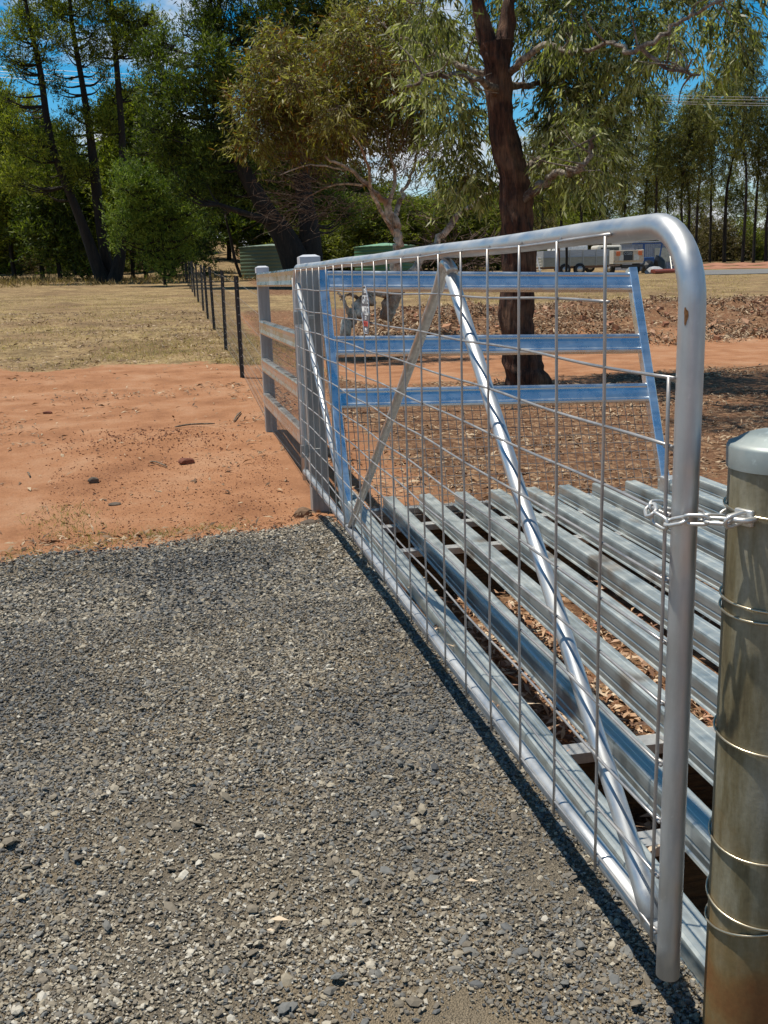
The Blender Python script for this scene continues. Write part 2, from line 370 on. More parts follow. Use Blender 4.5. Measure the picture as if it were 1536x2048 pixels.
c = mixc(nt, ramp(nt, v2.outputs['Fac'], [(.4, (0, 0, 0)), (.62, (.8,)*3)]), c, mixc(nt, v1.outputs['Distance'], (.34, .27, .18), (.17, .13, .085)))
c = mixc(nt, .8, c, ramp(nt, v3.outputs['Fac'], [(.3, (.5,)*3), (.7, (1.4,)*3)]), 'MULTIPLY')
nt.links.new(c, b.inputs['Base Color']); setp(b, Roughness=.95); b.inputs['Specular IOR Level'].default_value = .2
bump(nt, b, v1.outputs['Distance'], 1, .006)
tag(rm.build('gravel_road', m, smooth=True), kind='structure')

# loose stones of the gravel
rg = np.random.default_rng(3)
cube = np.array([[x, y, z] for z in (-1, 1) for y in (-1, 1) for x in (-1, 1)], float)
cq = np.array([(0, 2, 3, 1), (4, 5, 7, 6), (0, 1, 5, 4), (2, 6, 7, 3), (0, 4, 6, 2), (1, 3, 7, 5)])
_t = (1+5**.5)/2
ICO = np.array([(-1, _t, 0), (1, _t, 0), (-1, -_t, 0), (1, -_t, 0), (0, -1, _t), (0, 1, _t), (0, -1, -_t), (0, 1, -_t), (_t, 0, -1), (_t, 0, 1), (-_t, 0, -1), (-_t, 0, 1)])/1.6
ICF = np.array([(0, 11, 5), (0, 5, 1), (0, 1, 7), (0, 7, 10), (0, 10, 11), (1, 5, 9), (5, 11, 4), (11, 10, 2), (10, 7, 6), (7, 1, 8), (3, 9, 4), (3, 4, 2), (3, 2, 6), (3, 6, 8), (3, 8, 9), (4, 9, 5), (2, 4, 11), (6, 2, 10), (8, 6, 7), (9, 8, 1)])
def stones(mb, x, y, z, s, rnd, flat=.5, rg=rg, big=False):
    n = len(x); B0 = ICO if big else cube; nb = len(B0); V = B0[None]*(1-(.42 if big else .55)*rg.random((n, nb, 3))); V *= (np.stack([rg.uniform(.7, 1.25, n), rg.uniform(.45, .95, n), rg.uniform(.6, 1.2, n)*flat], -1)*s[:, None]*.5)[:, None]
    a = rg.uniform(0, 6.28, n); ca, sa = np.cos(a), np.sin(a); tx, ty = rg.normal(0, .28, n), rg.normal(0, .28, n)
    vx = V[..., 0]*ca[:, None]-V[..., 1]*sa[:, None]; vy = V[..., 0]*sa[:, None]+V[..., 1]*ca[:, None]; vz = V[..., 2]+vx*tx[:, None]+vy*ty[:, None]
    V = np.stack([vx+x[:, None], vy+y[:, None], vz+z[:, None]], -1).reshape(-1, 3)
    if big: mb.add(V, None, (np.arange(n)[:, None, None]*12+ICF[None]).reshape(-1, 3), rnd=np.repeat(rnd, 12))
    else: mb.add(V, (np.arange(n)[:, None, None]*8+cq[None]).reshape(-1, 4), rnd=np.repeat(rnd, 8))
st = MB()
def scatter_gravel(n, y0, y1, smin, smax, pw, flat=.5):
    u = rg.random(n*2); y = y0+(y1-y0)*rg.random(n*2)
    xl = -.75-(y+1.34)*.22-.1; x = xl+(.12-xl)*u
    ok = (y < road_edge(x)+np.abs(rg.normal(0, .06, n*2))*(rg.random(n*2) < .6)); x, y = x[ok][:n], y[ok][:n]
    s = smin*(smax/smin)**(rg.random(len(x))**pw)
    keep = rg.random(len(x)) < np.clip(.8+1.8*fbm(x*1.7, y*1.7, 3, 12), .35, 1); x, y, s = x[keep], y[keep], s[keep]
    sand = np.exp(-(((x+.35)/.16)**2+((y-.06)/.13)**2))+.8*np.exp(-(((x+.62)/.13)**2+((y-.0)/.09)**2))+.6*np.exp(-(((x+.05)/.1)**2+((y-.45)/.2)**2)); keep = rg.random(len(x)) > np.minimum(sand*1.1, .95); x, y, s = x[keep], y[keep], s[keep]
    z = ground_z(np.minimum(x, .1), y)+.008+s*.12*flat
    dark = 1.5*fbm(x*1.5+7, y*1.5, 3, 40)
    r = np.clip(rg.beta(2.0, 2.4, len(x))-dark*.45+.02+.2*(1-sst(.2, 1.1, y))*.35, 0, 1); r = np.where(rg.random(len(x)) < .012, rg.uniform(.85, 1, len(x)), r)
    z = z+(rg.random(len(x))<.12)*s*.3; stones(st, x, y, z, s, r, flat, big=smin > .0099)
scatter_gravel(90000, -.55, 1.3, .0035, .012, 1.5)
scatter_gravel(9000, -.55, 1.3, .010, .020, 1.6)
scatter_gravel(70000, 1.0, 2.6, .005, .014, 1.6)
scatter_gravel(5000, 1.0, 2.6, .012, .024, 1.6)
scatter_gravel(48000, 2.4, 4.5, .008, .022, 2.0)
scatter_gravel(1500, -.55, 1.3, .016, .034, 1.8, .42)
scatter_gravel(500, 1.0, 2.2, .018, .032, 2.0, .42)
scatter_gravel(300, 1.4, 4.2, .02, .034, 2.4, .42)
scatter_gravel(60, -.5, .9, .034, .05, 1.6, .34)
tag(st.build('gravel', rndmat('crushed stone', [(.05, .052, .056), (.10, .102, .104), (.18, .177, .165), (.15, .125, .095), (.24, .202, .15), (.35, .30, .22), (.50, .46, .39)], .8, 90)), kind='stuff')

# ------------------------------------------------------------------ the gate
H = 1.15; GL = 4.40; pr = .0195
gate = empty('farm_gate', (0, 0, -.05), 'closed galvanised steel farm gate with pipe frame, diagonal braces and wire mesh', 'gate')
def arc(c, r, a0, a1, n=10): return [(0, c[0]+r*math.cos(a), c[1]+r*math.sin(a)) for a in np.linspace(a0, a1, n)]
fb = MB(); rc = .115
path = [(0, 0, -.060), (0, 0, .0)]+[(0, 0, z) for z in np.linspace(.1, H-rc, 6)]+arc((rc, H-rc), rc, math.pi, math.pi/2)[1:]+[(0, y, H+.0015*math.sin(y*5)) for y in np.linspace(.4, GL-rc, 14)]+arc((GL-rc, H-rc), rc, math.pi/2, 0)[1:]+[(0, GL, z) for z in np.linspace(.9, -.05, 5)]
tube(fb, path, pr, 20)
fb.build('frame_pipe', G_gate, gate, smooth=True)
bb = MB(); tube(bb, [(0, y, 0) for y in np.linspace(.0, GL, 12)], pr*.98, 18); bb.build('bottom_rail', G_gate, gate, smooth=True)
br = MB(); p1 = np.array([0, .05, .008]); pa = np.array([0, 1.235, 1.075]); pb = np.array([0, 1.345, 1.075]); p2 = np.array([0, 2.955, .0])
dA = (pa-p1)/np.linalg.norm(pa-p1)
tube(br, [p1, p1+dA*.05, p1+dA*.14]+[p1+(pa-p1)*t for t in (.3, .5, .7, .88, .97)]+[pa+dA*.01], [.024, .021, .0175]+[.017]*6, 16); br.build('diagonal_brace', G_gate, gate, smooth=True)
br = MB(); dB = (p2-pb)/np.linalg.norm(p2-pb)
tube(br, smoothpath([pa+(0, -.005, .02), (0, 1.262, 1.112), (0, 1.30, 1.118), (0, 1.337, 1.09), pb+dB*.03], 5).tolist()+[pb+(p2-pb)*t for t in (.1, .3, .5, .7, .9)]+[p2-dB*.03, p2], [.0155]*28, 16) if False else tube(br, np.vstack([smoothpath([pa+(0, -.005, .02), (0, 1.262, 1.112), (0, 1.30, 1.118), (0, 1.337, 1.09), pb+dB*.03], 5), [pb+(p2-pb)*t for t in (.1, .3, .5, .7, .9)], [p2]]), .0155, 16)
br.build('diagonal_brace', G_post_pipe, gate, smooth=True)
br = MB(); tube(br, [(0, 4.33, 1.06), (0, 3.6, .5), (0, 2.99, .015)], .0155, 16); br.build('diagonal_brace', G_gate, gate, smooth=True)
rs_ = MB(); th_ = np.linspace(0, 2*np.pi, 14, endpoint=False)
ac = math.atan2(CAM[1], CAM[0])-.42; V = []
for t in th_:
    rr_ = 1+.25*math.sin(3*t+1); V.append(((pr+.0004)*math.cos(ac+.16*rr_*math.cos(t)), (pr+.0004)*math.sin(ac+.16*rr_*math.cos(t)), 1.022+.012*rr_*math.sin(t)))
V.append(((pr+.0006)*math.cos(ac), (pr+.0006)*math.sin(ac), 1.022)); rs_.add(V, None, [(i, (i+1) % 14, 14) for i in range(14)]); rs_.build('rust_spot', plain('rust', (.2, .09, .03), .85, 0, .5, 200), gate)
wm = MB(); wr = .0029; wx = -.0215; gr_ = np.random.default_rng(5)
vy = [.0415+.2*0]+[]
c_ = .2086; o_ = .2419
vys = [o_+c_*k for k in range(20)]
hz = [.018+.1016*k for k in range(10)]+[1.038, 1.142]
def wob(y, z, sd): return wx+.0012*math.sin(y*9+sd), z+.0022*math.sin(y*7.3+sd*1.7)
for k, y in enumerate(vys):
    pts = [(wx-.003+.001*math.sin(z*9+k), y+.0025*math.sin(z*6+k*2), z) for z in np.linspace(-.012, 1.142, 14)]
    tube(wm, pts, wr, 6)
tube(wm, [(wx-.004, .012+.002*math.sin(z*8), z) for z in np.linspace(.0, .935, 14)], wr, 6)
tube(wm, [(wx-.003, GL-.03, z) for z in np.linspace(.0, 1.1, 6)], wr, 6)
for k, z in enumerate(hz):
    y0 = .006 if k < 10 else o_-.01
    pts = []
    for y in np.arange(y0, GL-.02, .07): a, bz = wob(y, z, k); pts.append((a, y, bz))
    tube(wm, pts, wr, 6)
wd = wm
for z in hz[:10]: tube(wd, [(wx+.001, .03, z), (-.012, .012, z-.004)], [.0035, .0045], 6)
for y in vys: tube(wd, [(wx, y, 1.142), (-.012, y-.008, 1.156)], [.003, .004], 6); tube(wd, [(wx, y, -.002), (-.012, y, .0)], [.003, .0045], 6)
wm.build('wire_mesh', G_wire, gate, smooth=True)
for z in (.88, .12):
    hb = MB(); tube(hb, [(0, GL, z-.035), (0, GL, z+.035)], pr+.006, 16); box(hb, (.0, GL-.012, z-.012), (.09, GL+.004, z+.012), .002); hb.build('hinge', G_post, gate, smooth=False)
# hanging sign tag, hexagonal
sg = empty('gate_sign', (-.03, 2.245, .925), 'small dark hexagonal sign plate hanging on the gate mesh, white and red lettering', 'sign')
SY, SZ = 2.245, .984
def sgp(a, b_, x=-.031): return (x, SY-a, SZ+b_+.0)
out2 = [(-.018, .075), (.018, .075), (.062, .025), (.068, -.02), (.03, -.09), (-.03, -.09), (-.068, -.02), (-.062, .025)]
sb = MB(); V = [sgp(*p) for p in out2]+[sgp(*p, x=-.0335) for p in out2]; n = 8
sb.add(V, [(i, (i+1) % n, n+(i+1) % n, n+i) for i in range(n)]+[(8, 9, 10, 15), (15, 10, 11, 14), (14, 11, 12, 13)]+[(1, 0, 7, 2), (2, 7, 6, 3), (3, 6, 5, 4)])
sb.build('plate', plain('sign charcoal', (.10, .10, .135), .4), sg)
rim = MB(); tube(rim, [sgp(*p, x=-.0345) for p in out2+out2[:1]], .0015, 4, False); rim.build('rim', plain('sign rim', (.6, .6, .62), .4, .5), sg)
def text(s, size, loc, xd, yd, matl, name, parent, depth=.0006, label=None):
    cu = bpy.data.curves.new(name, 'FONT'); cu.body = s; cu.size = size; cu.align_x = 'CENTER'; cu.align_y = 'CENTER'; cu.extrude = depth
    tmp = bpy.data.objects.new('tmp', cu); C.objects.link(tmp); dg = bpy.context.evaluated_depsgraph_get(); dg.update()
    me = bpy.data.meshes.new_from_object(tmp.evaluated_get(dg)); bpy.data.objects.remove(tmp); bpy.data.curves.remove(cu)
    xd = Vector(xd).normalized(); yd = Vector(yd).normalized(); zd = xd.cross(yd)
    Mm = Matrix((xd, yd, zd)).transposed().to_4x4(); Mm.translation = Vector(loc)-Vector(ORG[parent.name]); me.transform(Mm)
    me.materials.clear(); me.materials.append(matl)
    o = bpy.data.objects.new(name, me); C.objects.link(o); o.parent = parent; ORG[o.name] = ORG[parent.name]; return o
wht = plain('white lettering', (.8, .8, .8), .5, var=.05); redm = plain('red lettering', (.6, .07, .05), .5, var=.05)
for s, sz, zz, mm in (('AUS', .022, .058, wht), ('GATE', .042, .027, wht), ('WELD', .044, -.012, wht), ('OZ', .018, -.036, wht), ('RURAL', .027, -.057, redm), ('No.1', .018, -.078, wht)):
    text(s, sz, sgp(0, zz, -.0342), (0, -1, 0), (0, 0, 1), mm, 'lettering', sg)

# ------------------------------------------------------------------ capped posts and wing fence
def capped_post(px_, py_, z0, z1, w, name, label):
    t = empty(name, (px_, py_, z0), label, 'post')
    mb = MB(); box(mb, (px_-w/2, py_-w/2, z0-.3), (px_+w/2, py_+w/2, z1-.035), .006); mb.build('shaft', G_post, t)
    cp = MB(); h = w/2+.006
    prof = [(h, z1-.055), (h, z1-.012), (h*.55, z1)]
    V = []
    for r, z in prof: V += [(px_-r, py_-r, z), (px_+r, py_-r, z), (px_+r, py_+r, z), (px_-r, py_+r, z)]
    q = [(k*4+i, k*4+(i+1) % 4, k*4+4+(i+1) % 4, k*4+4+i) for k in range(2) for i in range(4)]+[(8, 9, 10, 11)]
    cp.add(V, q); cp.build('cap', plain('pale grey plastic cap', (.55, .57, .62), .45, 0, .05), t); return t
HP = (.095, 4.53); WP = (.063, 7.0)
capped_post(*HP, gz(*HP), 1.225, .105, 'hinge_post', 'thick square grey steel post with cap carrying the far end of the gate')
capped_post(*WP, gz(*WP), 1.205, .09, 'fence_post', 'slimmer square pale post with cap where the wing fence meets the wire fence')
ov = [(-.02, -.052), (.02, -.052), (.024, -.04), (.019, -.015), (.019, .015), (.024, .04), (.02, .052), (-.02, .052), (-.024, .04), (-.019, .015), (-.019, -.015), (-.024, -.04)]
wf = empty('wing_fence', (.07, 5.75, gz(.1, 5.75)), 'short fence of four galvanised rails and mesh between the two capped posts', 'fence')
wmat = galv('galvanised wing rail', (.56, .54, .52), (70, 1.5, 70), .95, .28, .1, speck=.1)
for z in (1.102, .73, .428, .143):
    rb = MB(); extr(rb, ov, (.052, HP[1]+.054, z), (.036, WP[1]-.03, z-.005), (1, 0, 0), (0, 0, 1)); rb.build('rail', wmat, wf)
mm_ = MB()
for z in np.arange(-.12, .66, .05): tube(mm_, [(.078, HP[1]+.06, z), (.066, WP[1]-.05, z)], .0013, 4, False)
for y in np.arange(HP[1]+.07, WP[1]-.05, .05): tube(mm_, [(.076-(y-4.6)*.004, y, -.14), (.076-(y-4.6)*.004, y, .66)], .0013, 4, False)
mm_.build('wire_mesh', G_dark, wf)

# ------------------------------------------------------------------ cattle grid
grid = empty('cattle_grid', (1.0, 1.9, -.42), 'galvanised cattle grid of parallel steel rails over a leaf-strewn pit', 'cattle grid')
prof = [(-.043, -.077), (-.040, -.072), (-.036, -.069), (-.036, -.052), (-.033, -.047), (-.036, -.042), (-.036, -.012), (-.034, -.004), (-.028, 0), (-.014, 0), (-.011, -.002), (.011, -.002), (.014, 0), (.028, 0), (.034, -.004), (.036, -.012), (.036, -.042), (.033, -.047), (.036, -.052), (.036, -.069), (.040, -.072), (.043, -.077)]
RT = -.100; RD = .018
def tilt(x): return -.012*(x-.1)
def rx_(k, y): return .132+.2077*k+RD*y
for k in range(11):
    y0, y1 = (.03, 4.30) if k == 0 else (-.08, 4.03)
    x0, x1 = rx_(k, y0), rx_(k, y1); z = RT+tilt(x0)
    rb = MB(); extr(rb, thick(prof, .0035), (x0, y0, z), (x1, y1, z), (1, 0, 0), (0, 0, 1), capends='strip'); rb.build('rail', G_rail, grid)
BY = (4.06, 3.66, 3.17, 1.03, .57)
for y in BY:
    cb = MB(); extr(cb, thick([(-.03, -.03), (-.03, 0), (.03, 0), (.03, -.03)], .004), (.19, y, RT-.079), (2.42, y, RT-.079-.022), (0, 1, 0), (0, 0, 1), capends='strip')
    for k in range(11):
        for sg_ in (-1, 1):
            x = rx_(k, y)+sg_*.040; zt = RT+tilt(x)-.075
            if k or sg_ > 0: tube(cb, smoothpath([(x, y-.026, zt), (x+sg_*.006, y, zt+.002), (x, y+.026, zt)], 3), [.003]+[.0055]*5+[.003], 6)
    cb.build('cross_beam', G_chain, grid)
for y in (3.70, 3.20, 1.06, .60):
    tb = MB(); box(tb, (.19, y-.022, -.44), (2.45, y+.028, RT-.112), .004)
    sl = tb.build('timber_bearer', timber, grid)
    if y == 3.20:
        for w_, px_, py_ in (('ADELI', 850, 1124), ('RAGEL', 958, 1114)):
            p = at(px_, py_, y-.0225); text(w_, .05, tuple(p), (1, 0, 0), (0, 0, 1), inkm, 'ink_stamp', sl)

# guard panel leaning at the far end of the grid
gp = empty('guard_panel', (1.1, 4.0, -.2), 'leaning galvanised guard panel of three wide rails at the far end of the grid', 'guard rail')
def GPt(x, z, off=0): return np.array([x, 4.02+.41*(z+.08)+off, z-.036*(x-.17)])
upv = np.array([0, .41, 1]); upv /= np.linalg.norm(upv); nv = np.cross(upv, (1, 0, 0)); nv = -nv if nv[1] > 0 else nv
sq = lambda a, b: [(-a, -b+.004), (-a+.004, -b), (a-.004, -b), (a, -b+.004), (a, b-.004), (a-.004, b), (-a+.004, b), (-a, b-.004)]
for x, nm in ((.165, 'upright'), (2.075, 'upright')):
    ub = MB(); extr(ub, sq(.027, .03), GPt(x, -.2), GPt(x, 1.155), (1, 0, 0), nv); ub.build(nm, G_wing, gp)
ovw = [(-.021, -.055), (.021, -.055), (.026, -.045), (.026, -.036), (.020, -.028), (.020, .028), (.026, .036), (.026, .045), (.021, .055), (-.021, .055), (-.026, .045), (-.026, -.045)]
for z in (1.075, .715, .43):
    rb = MB(); extr(rb, ovw, GPt(.19, z), GPt(2.05, z), nv, upv); rb.build('rail', G_wing, gp)
mm_ = MB()
for z in np.arange(-.2, .385, .05): tube(mm_, [GPt(.19, z, .02), GPt(2.05, z, .02)], .0019, 4, False)
for x in np.arange(.2, 2.05, .05): tube(mm_, [GPt(x, -.26, .02), GPt(x+.006, .385, .02)], .0019, 4, False)
mm_.build('wire_mesh', G_dark, gp)
cr_ = MB(); box(cr_, (2.03, 3.88, -.28), (2.12, 4.0, -.10), .006); cr_.build('foot_block', G_chain, gp)

# ------------------------------------------------------------------ round latch post with cap, wires
PC = np.array([.118, -.062]); PR = .075
lp = empty('latch_post', (PC[0], PC[1], -.3), 'round weathered steel post with domed cap and wires, nearest the camera at right', 'post')
m, nt, b = mat('weathered zinc post')
n1 = noise(nt, 1, 6, .65, mapscale=(16, 16, 3)); n2 = noise(nt, 5, 5, .6); n3 = noise(nt, 140, 3, .6)
c = ramp(nt, n1.outputs['Fac'], [(.3, (.06, .042, .02)), (.44, (.17, .14, .075)), (.57, (.27, .245, .17)), (.72, (.36, .345, .29))])
tcn = nt.nodes.new('ShaderNodeTexCoord'); sp = nt.nodes.new('ShaderNodeSeparateXYZ'); nt.links.new(tcn.outputs['Object'], sp.inputs[0])
hgt = math_(nt, 'ADD', sp.outputs['Z'], math_(nt, 'MULTIPLY', math_(nt, 'SUBTRACT', n2.outputs['Fac'], .5), 1.1))
c = mixc(nt, ramp(nt, hgt, [(.22, (1, 1, 1)), (.50, (0, 0, 0))]), c, (.24, .15, .055))
c = mixc(nt, ramp(nt, hgt, [(.10, (1, 1, 1)), (.30, (0, 0, 0))]), c, (.22, .085, .025))
c = mixc(nt, .5, c, ramp(nt, n3.outputs['Fac'], [(.3, (.75,)*3), (.7, (1.15,)*3)]), 'MULTIPLY')
nt.links.new(c, b.inputs['Base Color']); setp(b, Roughness=.58, Metallic=.12); bump(nt, b, n3.outputs['Fac'], .15, .002)
pb_ = MB(); tube(pb_, [(PC[0], PC[1], z) for z in (-.35, -.1, .2, .5, .8, .82)], PR, 48); shaft = pb_.build('shaft', m, lp, smooth=True)
cb = MB(); zz = [(PR+.003, .806), (PR+.004, .836), (PR+.0015, .841), (PR*.93, .843), (PR*.72, .852), (PR*.55, .856), (PR*.3, .857), (.002, .857)]
th = np.linspace(0, 2*np.pi, 48, endpoint=False); V = np.array([[PC[0]+r*math.cos(a), PC[1]+r*math.sin(a), z] for r, z in zz for a in th])
cb.add(V, [(k*48+i, k*48+(i+1) % 48, k*48+48+(i+1) % 48, k*48+48+i) for k in range(len(zz)-1) for i in range(48)])
cb.build('cap', galv('zinc cap', (.36, .41, .40), (14, 14, 14), .6, .5, .5, spot=((.5, .56, .55), 60)), lp, smooth=True)
for z, a, tl in ((.748, .0, .006), (.612, .3, .004), (.598, 1.2, .008), (.395, .2, .008), (.222, .8, .012), (.11, .2, .010), (.085, 2.3, .022)):
    wv = MB(); tube(wv, [(PC[0]+(PR+.003)*math.cos(t), PC[1]+(PR+.003)*math.sin(t), z+tl*math.sin(t+a)) for t in np.linspace(0, 2*np.pi, 49)], .0021, 6, False)
    wv.build('wire_tie', plain('bright wire', (.60, .52, .38), .3, .9), lp, smooth=True)
# staple plate & eye
vd = np.array([-.57, -.82]); vd /= np.linalg.norm(vd)
sa = math.atan2(vd[1], vd[0])-.62
SP = np.array([PC[0]+PR*math.cos(sa), PC[1]+PR*math.sin(sa), .742])
sn = np.array([math.cos(sa), math.sin(sa), 0]); stn = np.array([-sn[1], sn[0], 0])
ey = MB(); tube(ey, smoothpath([SP+stn*.016, SP+stn*.015+sn*.018, SP+sn*.026, SP-stn*.015+sn*.018, SP-stn*.016], 5), .0045, 8); box(ey, (-.015, -.012, 0), (.015, .012, .008), .002, Mx=lambda v: SP+v[:, :1]*stn+v[:, 1:2]*np.array([0, 0, 1.])+v[:, 2:]*sn)
ey.build('staple', G_chain, lp, smooth=True)

# chain
ch = empty('chain', tuple(SP), 'short galvanised chain looped round the gate upright and held on the round post', 'chain')
cz = lambda x, y, py: np.array([x, y, (lambda q: atz_z(x, y, q))(py)])
cp = [SP+sn*.014, SP+sn*.026+np.array([-.008, .004, -.004]), cz(.012, -.080, 1042), cz(-.006, -.062, 1040), cz(-.024, -.045, 1040), cz(-.042, -.012, 1044), cz(-.044, .022, 1020), cz(-.018, .044, 1014), cz(.02, .042, 1026), cz(.055, .030, 1032), cz(.09, .032, 1030), (.125, .036, .73)]
cp = smoothpath(cp, 30); sl_ = np.concatenate([[0], np.cumsum(np.linalg.norm(np.diff(cp, axis=0), axis=1))])
LL = .039; pit_ = .0305; pos = np.arange(.006, sl_[-1]-.004, pit_)
for k, s in enumerate(pos):
    c0 = np.array([np.interp(s, sl_, cp[:, i]) for i in range(3)]); c1 = np.array([np.interp(min(s+.004, sl_[-1]), sl_, cp[:, i]) for i in range(3)]); c2 = np.array([np.interp(max(s-.004, 0), sl_, cp[:, i]) for i in range(3)])
    T = c1-c2; T /= np.linalg.norm(T); u = np.array([0, 0, 1.])-T*T[2]; u /= np.linalg.norm(u); v = np.cross(T, u)
    ang = (1.15 if k % 2 else -.3)+.25*math.sin(k*2.1); u2 = u*math.cos(ang)+v*math.sin(ang)
    a, r = (LL/2-.0105), .0088
    pts = []
    for t in np.linspace(-math.pi/2, math.pi/2, 7): pts.append(c0+T*(a+r*math.cos(t))+u2*r*math.sin(t))
    for t in np.linspace(math.pi/2, 1.5*math.pi, 7): pts.append(c0+T*(-a+r*math.cos(t))+u2*r*math.sin(t))
    pts.append(pts[0]); lk = MB(); tube(lk, pts, .0030, 8, False); lk.build('link', G_chain, ch, smooth=True)
# timber peg by the latch post
P = atz(1531, 2020, -.2)
tp = MB(); box(tp, (-.02, -.02, 0), (.025, .03, .13), .004, Mx=lambda v: v+np.array([P[0]+.012, P[1]-.02, -.30])+v[:, 2:]*np.array([.1, .05, 0]))
tag(tp.build('timber_peg', barkmat('orange timber', (.24, .1, .03), (.45, .22, .08), (30, 30, 5)), base=(P[0], P[1], -.22)), 'stub of orange timber at the foot of the round post', 'peg')

# ------------------------------------------------------------------ black picket fence
fy = [10.6, 14.3, 18.4, 21.8, 25.2, 29.8, 34.1, 38.4, 42.6, 47.2, 51.6, 56, 60.5, 65, 70, 75]
ordn = ['nearest', 'second', 'third', 'fourth', 'fifth', 'sixth', 'seventh', 'eighth', 'ninth', 'tenth', 'eleventh', 'twelfth', 'thirteenth', 'fourteenth', 'fifteenth', 'farthest']
studm = plain('stud dots', (.45, .45, .42), .5)
fin = [(math.cos(a), math.sin(a)) for a in (-1.57, .52, 2.62)]
sec = []
for k, (cx, sx) in enumerate(fin):
    a = math.atan2(sx, cx); r = .024
    sec += [(r*cx+.003*math.sin(a), r*sx-.003*math.cos(a)), (r*cx-.003*math.sin(a), r*sx+.003*math.cos(a)), (.006*math.cos(a+1.05), .006*math.sin(a+1.05))]
for k, y in enumerate(fy):
    x = .107+.0101*(y-10.6); z = gz(x, y)
    t = empty('steel_fence_post', (x, y, z), ('nearest black steel fence post to the camera' if k == 0 else 'farthest black steel fence post in sight' if k == 15 else f'black steel fence post, {ordn[k]} from the camera along the wire fence'), 'fence post', 'black steel fence posts along the wire fence')
    top = at({0: 472, 1: 441, 2: 422.5}.get(k, 400), {0: 552.5, 1: 541, 2: 533}.get(k, 520), y)[2] if k < 3 else z+1.14+.03*math.sin(k*2.3)
    s_ = 1.0; ln = .02*math.sin(k*1.9)
    mb = MB(); extr(mb, np.array(sec)*1.15, (x, y, z-.2), (x+ln, y, top), (1, 0, 0), (0, 1, 0)); mb.build('shaft', BLK, t)
    if k < 5:
        sd = MB()
        for zz in np.arange(.06, top-z-.03, .095): box(sd, (x-.005, y-.0315, z+zz-.003), (x+.005, y-.027, z+zz+.004), Mx=lambda v: v+np.array([ln*(zz/(top-z)), 0, 0]))
        sd.build('stud', studm, t)
wfn = MB(); wx_ = lambda y: WP[0]-.02+(.107-WP[0]+.02)*min(1, (y-7)/3.6) if y < 10.6 else .107+.0101*(y-10.6)
wz = lambda y: gbase(wx_(y), y)
for h in (.05, .16, .28, .41, .56, .73, .92, 1.08):
    tube(wfn, [(wx_(y)+.012, y, wz(y)+h+(.01*math.sin(y*1.7+h*9) if y > 10.6 else 0)) for y in [7]+list(np.arange(8, 75, 1.2))], .0018 if h < 1.2 else .002, 4, False)
for y in np.concatenate([np.arange(7.1, 14.3, .15), np.arange(14.3, 40, .3)]):
    tube(wfn, [(wx_(y)+.012, y, wz(y)+.05), (wx_(y)+.012, y, wz(y)+.92)], .0012, 3, False)
tag(wfn.build('wire_netting', plain('netting wire', (.30, .26, .22), .5, .5), base=(.1, 10.6, 0)), 'square-mesh wire netting strung along the black steel posts', 'wire fence')

# ------------------------------------------------------------------ stones, sticks, leaves on the red ground
ico = None
def boulder(name, P, sx, sy, sz, matl, label, cat='stone', seed=1, group=None, rot=0):
    import bmesh
    bm = bmesh.new(); bmesh.ops.create_icosphere(bm, subdivisions=2, radius=1); g = np.random.default_rng(seed)
    dirs = g.normal(size=(9, 3)); dirs /= np.linalg.norm(dirs, axis=1)[:, None]; off = g.uniform(.6, .95, 9)
    v = np.array([x.co[:] for x in bm.verts]); 
    for d, o in zip(dirs, off):
        s = v@d; v -= np.maximum(s-o, 0)[:, None]*d
    v += g.normal(0, .015, v.shape); f = [[x.index for x in q.verts] for q in bm.faces]; bm.free()
    c, s = math.cos(rot), math.sin(rot); v = v*np.array([sx, sy, sz]); v = np.stack([v[:, 0]*c-v[:, 1]*s, v[:, 0]*s+v[:, 1]*c, v[:, 2]], -1)
    mb = MB(); mb.add(v+np.array(P)+np.array([0, 0, sz*.45]), None, f)
    return tag(mb.build(name, matl, base=P), label, cat, group)
redst = plain('red stone', (.17, .055, .03), .85, 0, .4, 30); grst = plain('dark stone', (.11, .085, .065), .9, 0, .4, 30)
def gp3(px, py): P = hit(px, py); P[2] = gz(P[0], P[1]); return P
P = gp3(373, 930); boulder('stone', P, .062, .05, .032, redst, 'fist-sized dark red stone lying on bare red ground left of the fence', seed=4)
P = gp3(187, 966); boulder('stone', P, .04, .03, .028, grst, 'brown clod on the red ground, left of the red stone', seed=7)
P = gp3(230, 1012); boulder('stone', P, .042, .022, .014, grst, 'flat dark stone near the gravel edge on the red ground', seed=9)
P = gp3(95, 826); boulder('stone', P, .05, .03, .018, redst, 'small dark clod at the far left of the red ground', seed=12)
P = gp3(606, 1034); boulder('stone', P, .075, .06, .045, plain('brown rock', (.2, .12, .07), .9, 0, .4, 20), 'brown rock beside the foot of the thick square post', seed=15)
P = gp3(614, 1046); P[1] -= .06; boulder('stone', P, .05, .04, .022, grst, 'flat grey stone at the gravel edge by the square post', seed=16)
wood = barkmat('dead wood', (.22, .16, .11), (.42, .33, .24), (20, 20, 20))
for (a, b2, r, lab) in (((350, 860), (430, 851), .008, 'long thin stick on the red ground before the fence'), ((468, 845), (482, 826), .008, 'short pale stick propped near the wing fence'), ((300, 928), (335, 938), .006, 'dark twig left of the red stone'), ((60, 958), (55, 950), .006, 'tiny pale stick at the left of the red ground')):
    A, B = gp3(*a), gp3(*b2); A[2] += .012; B[2] += .014
    mb = MB(); tube(mb, smoothpath([A, (A*.6+B*.4)+(0, .02, .008), B], 4), [r*.6]+[r]*7+[r*.5], 6); tag(mb.build('stick', wood, base=A, smooth=True), lab, 'stick')

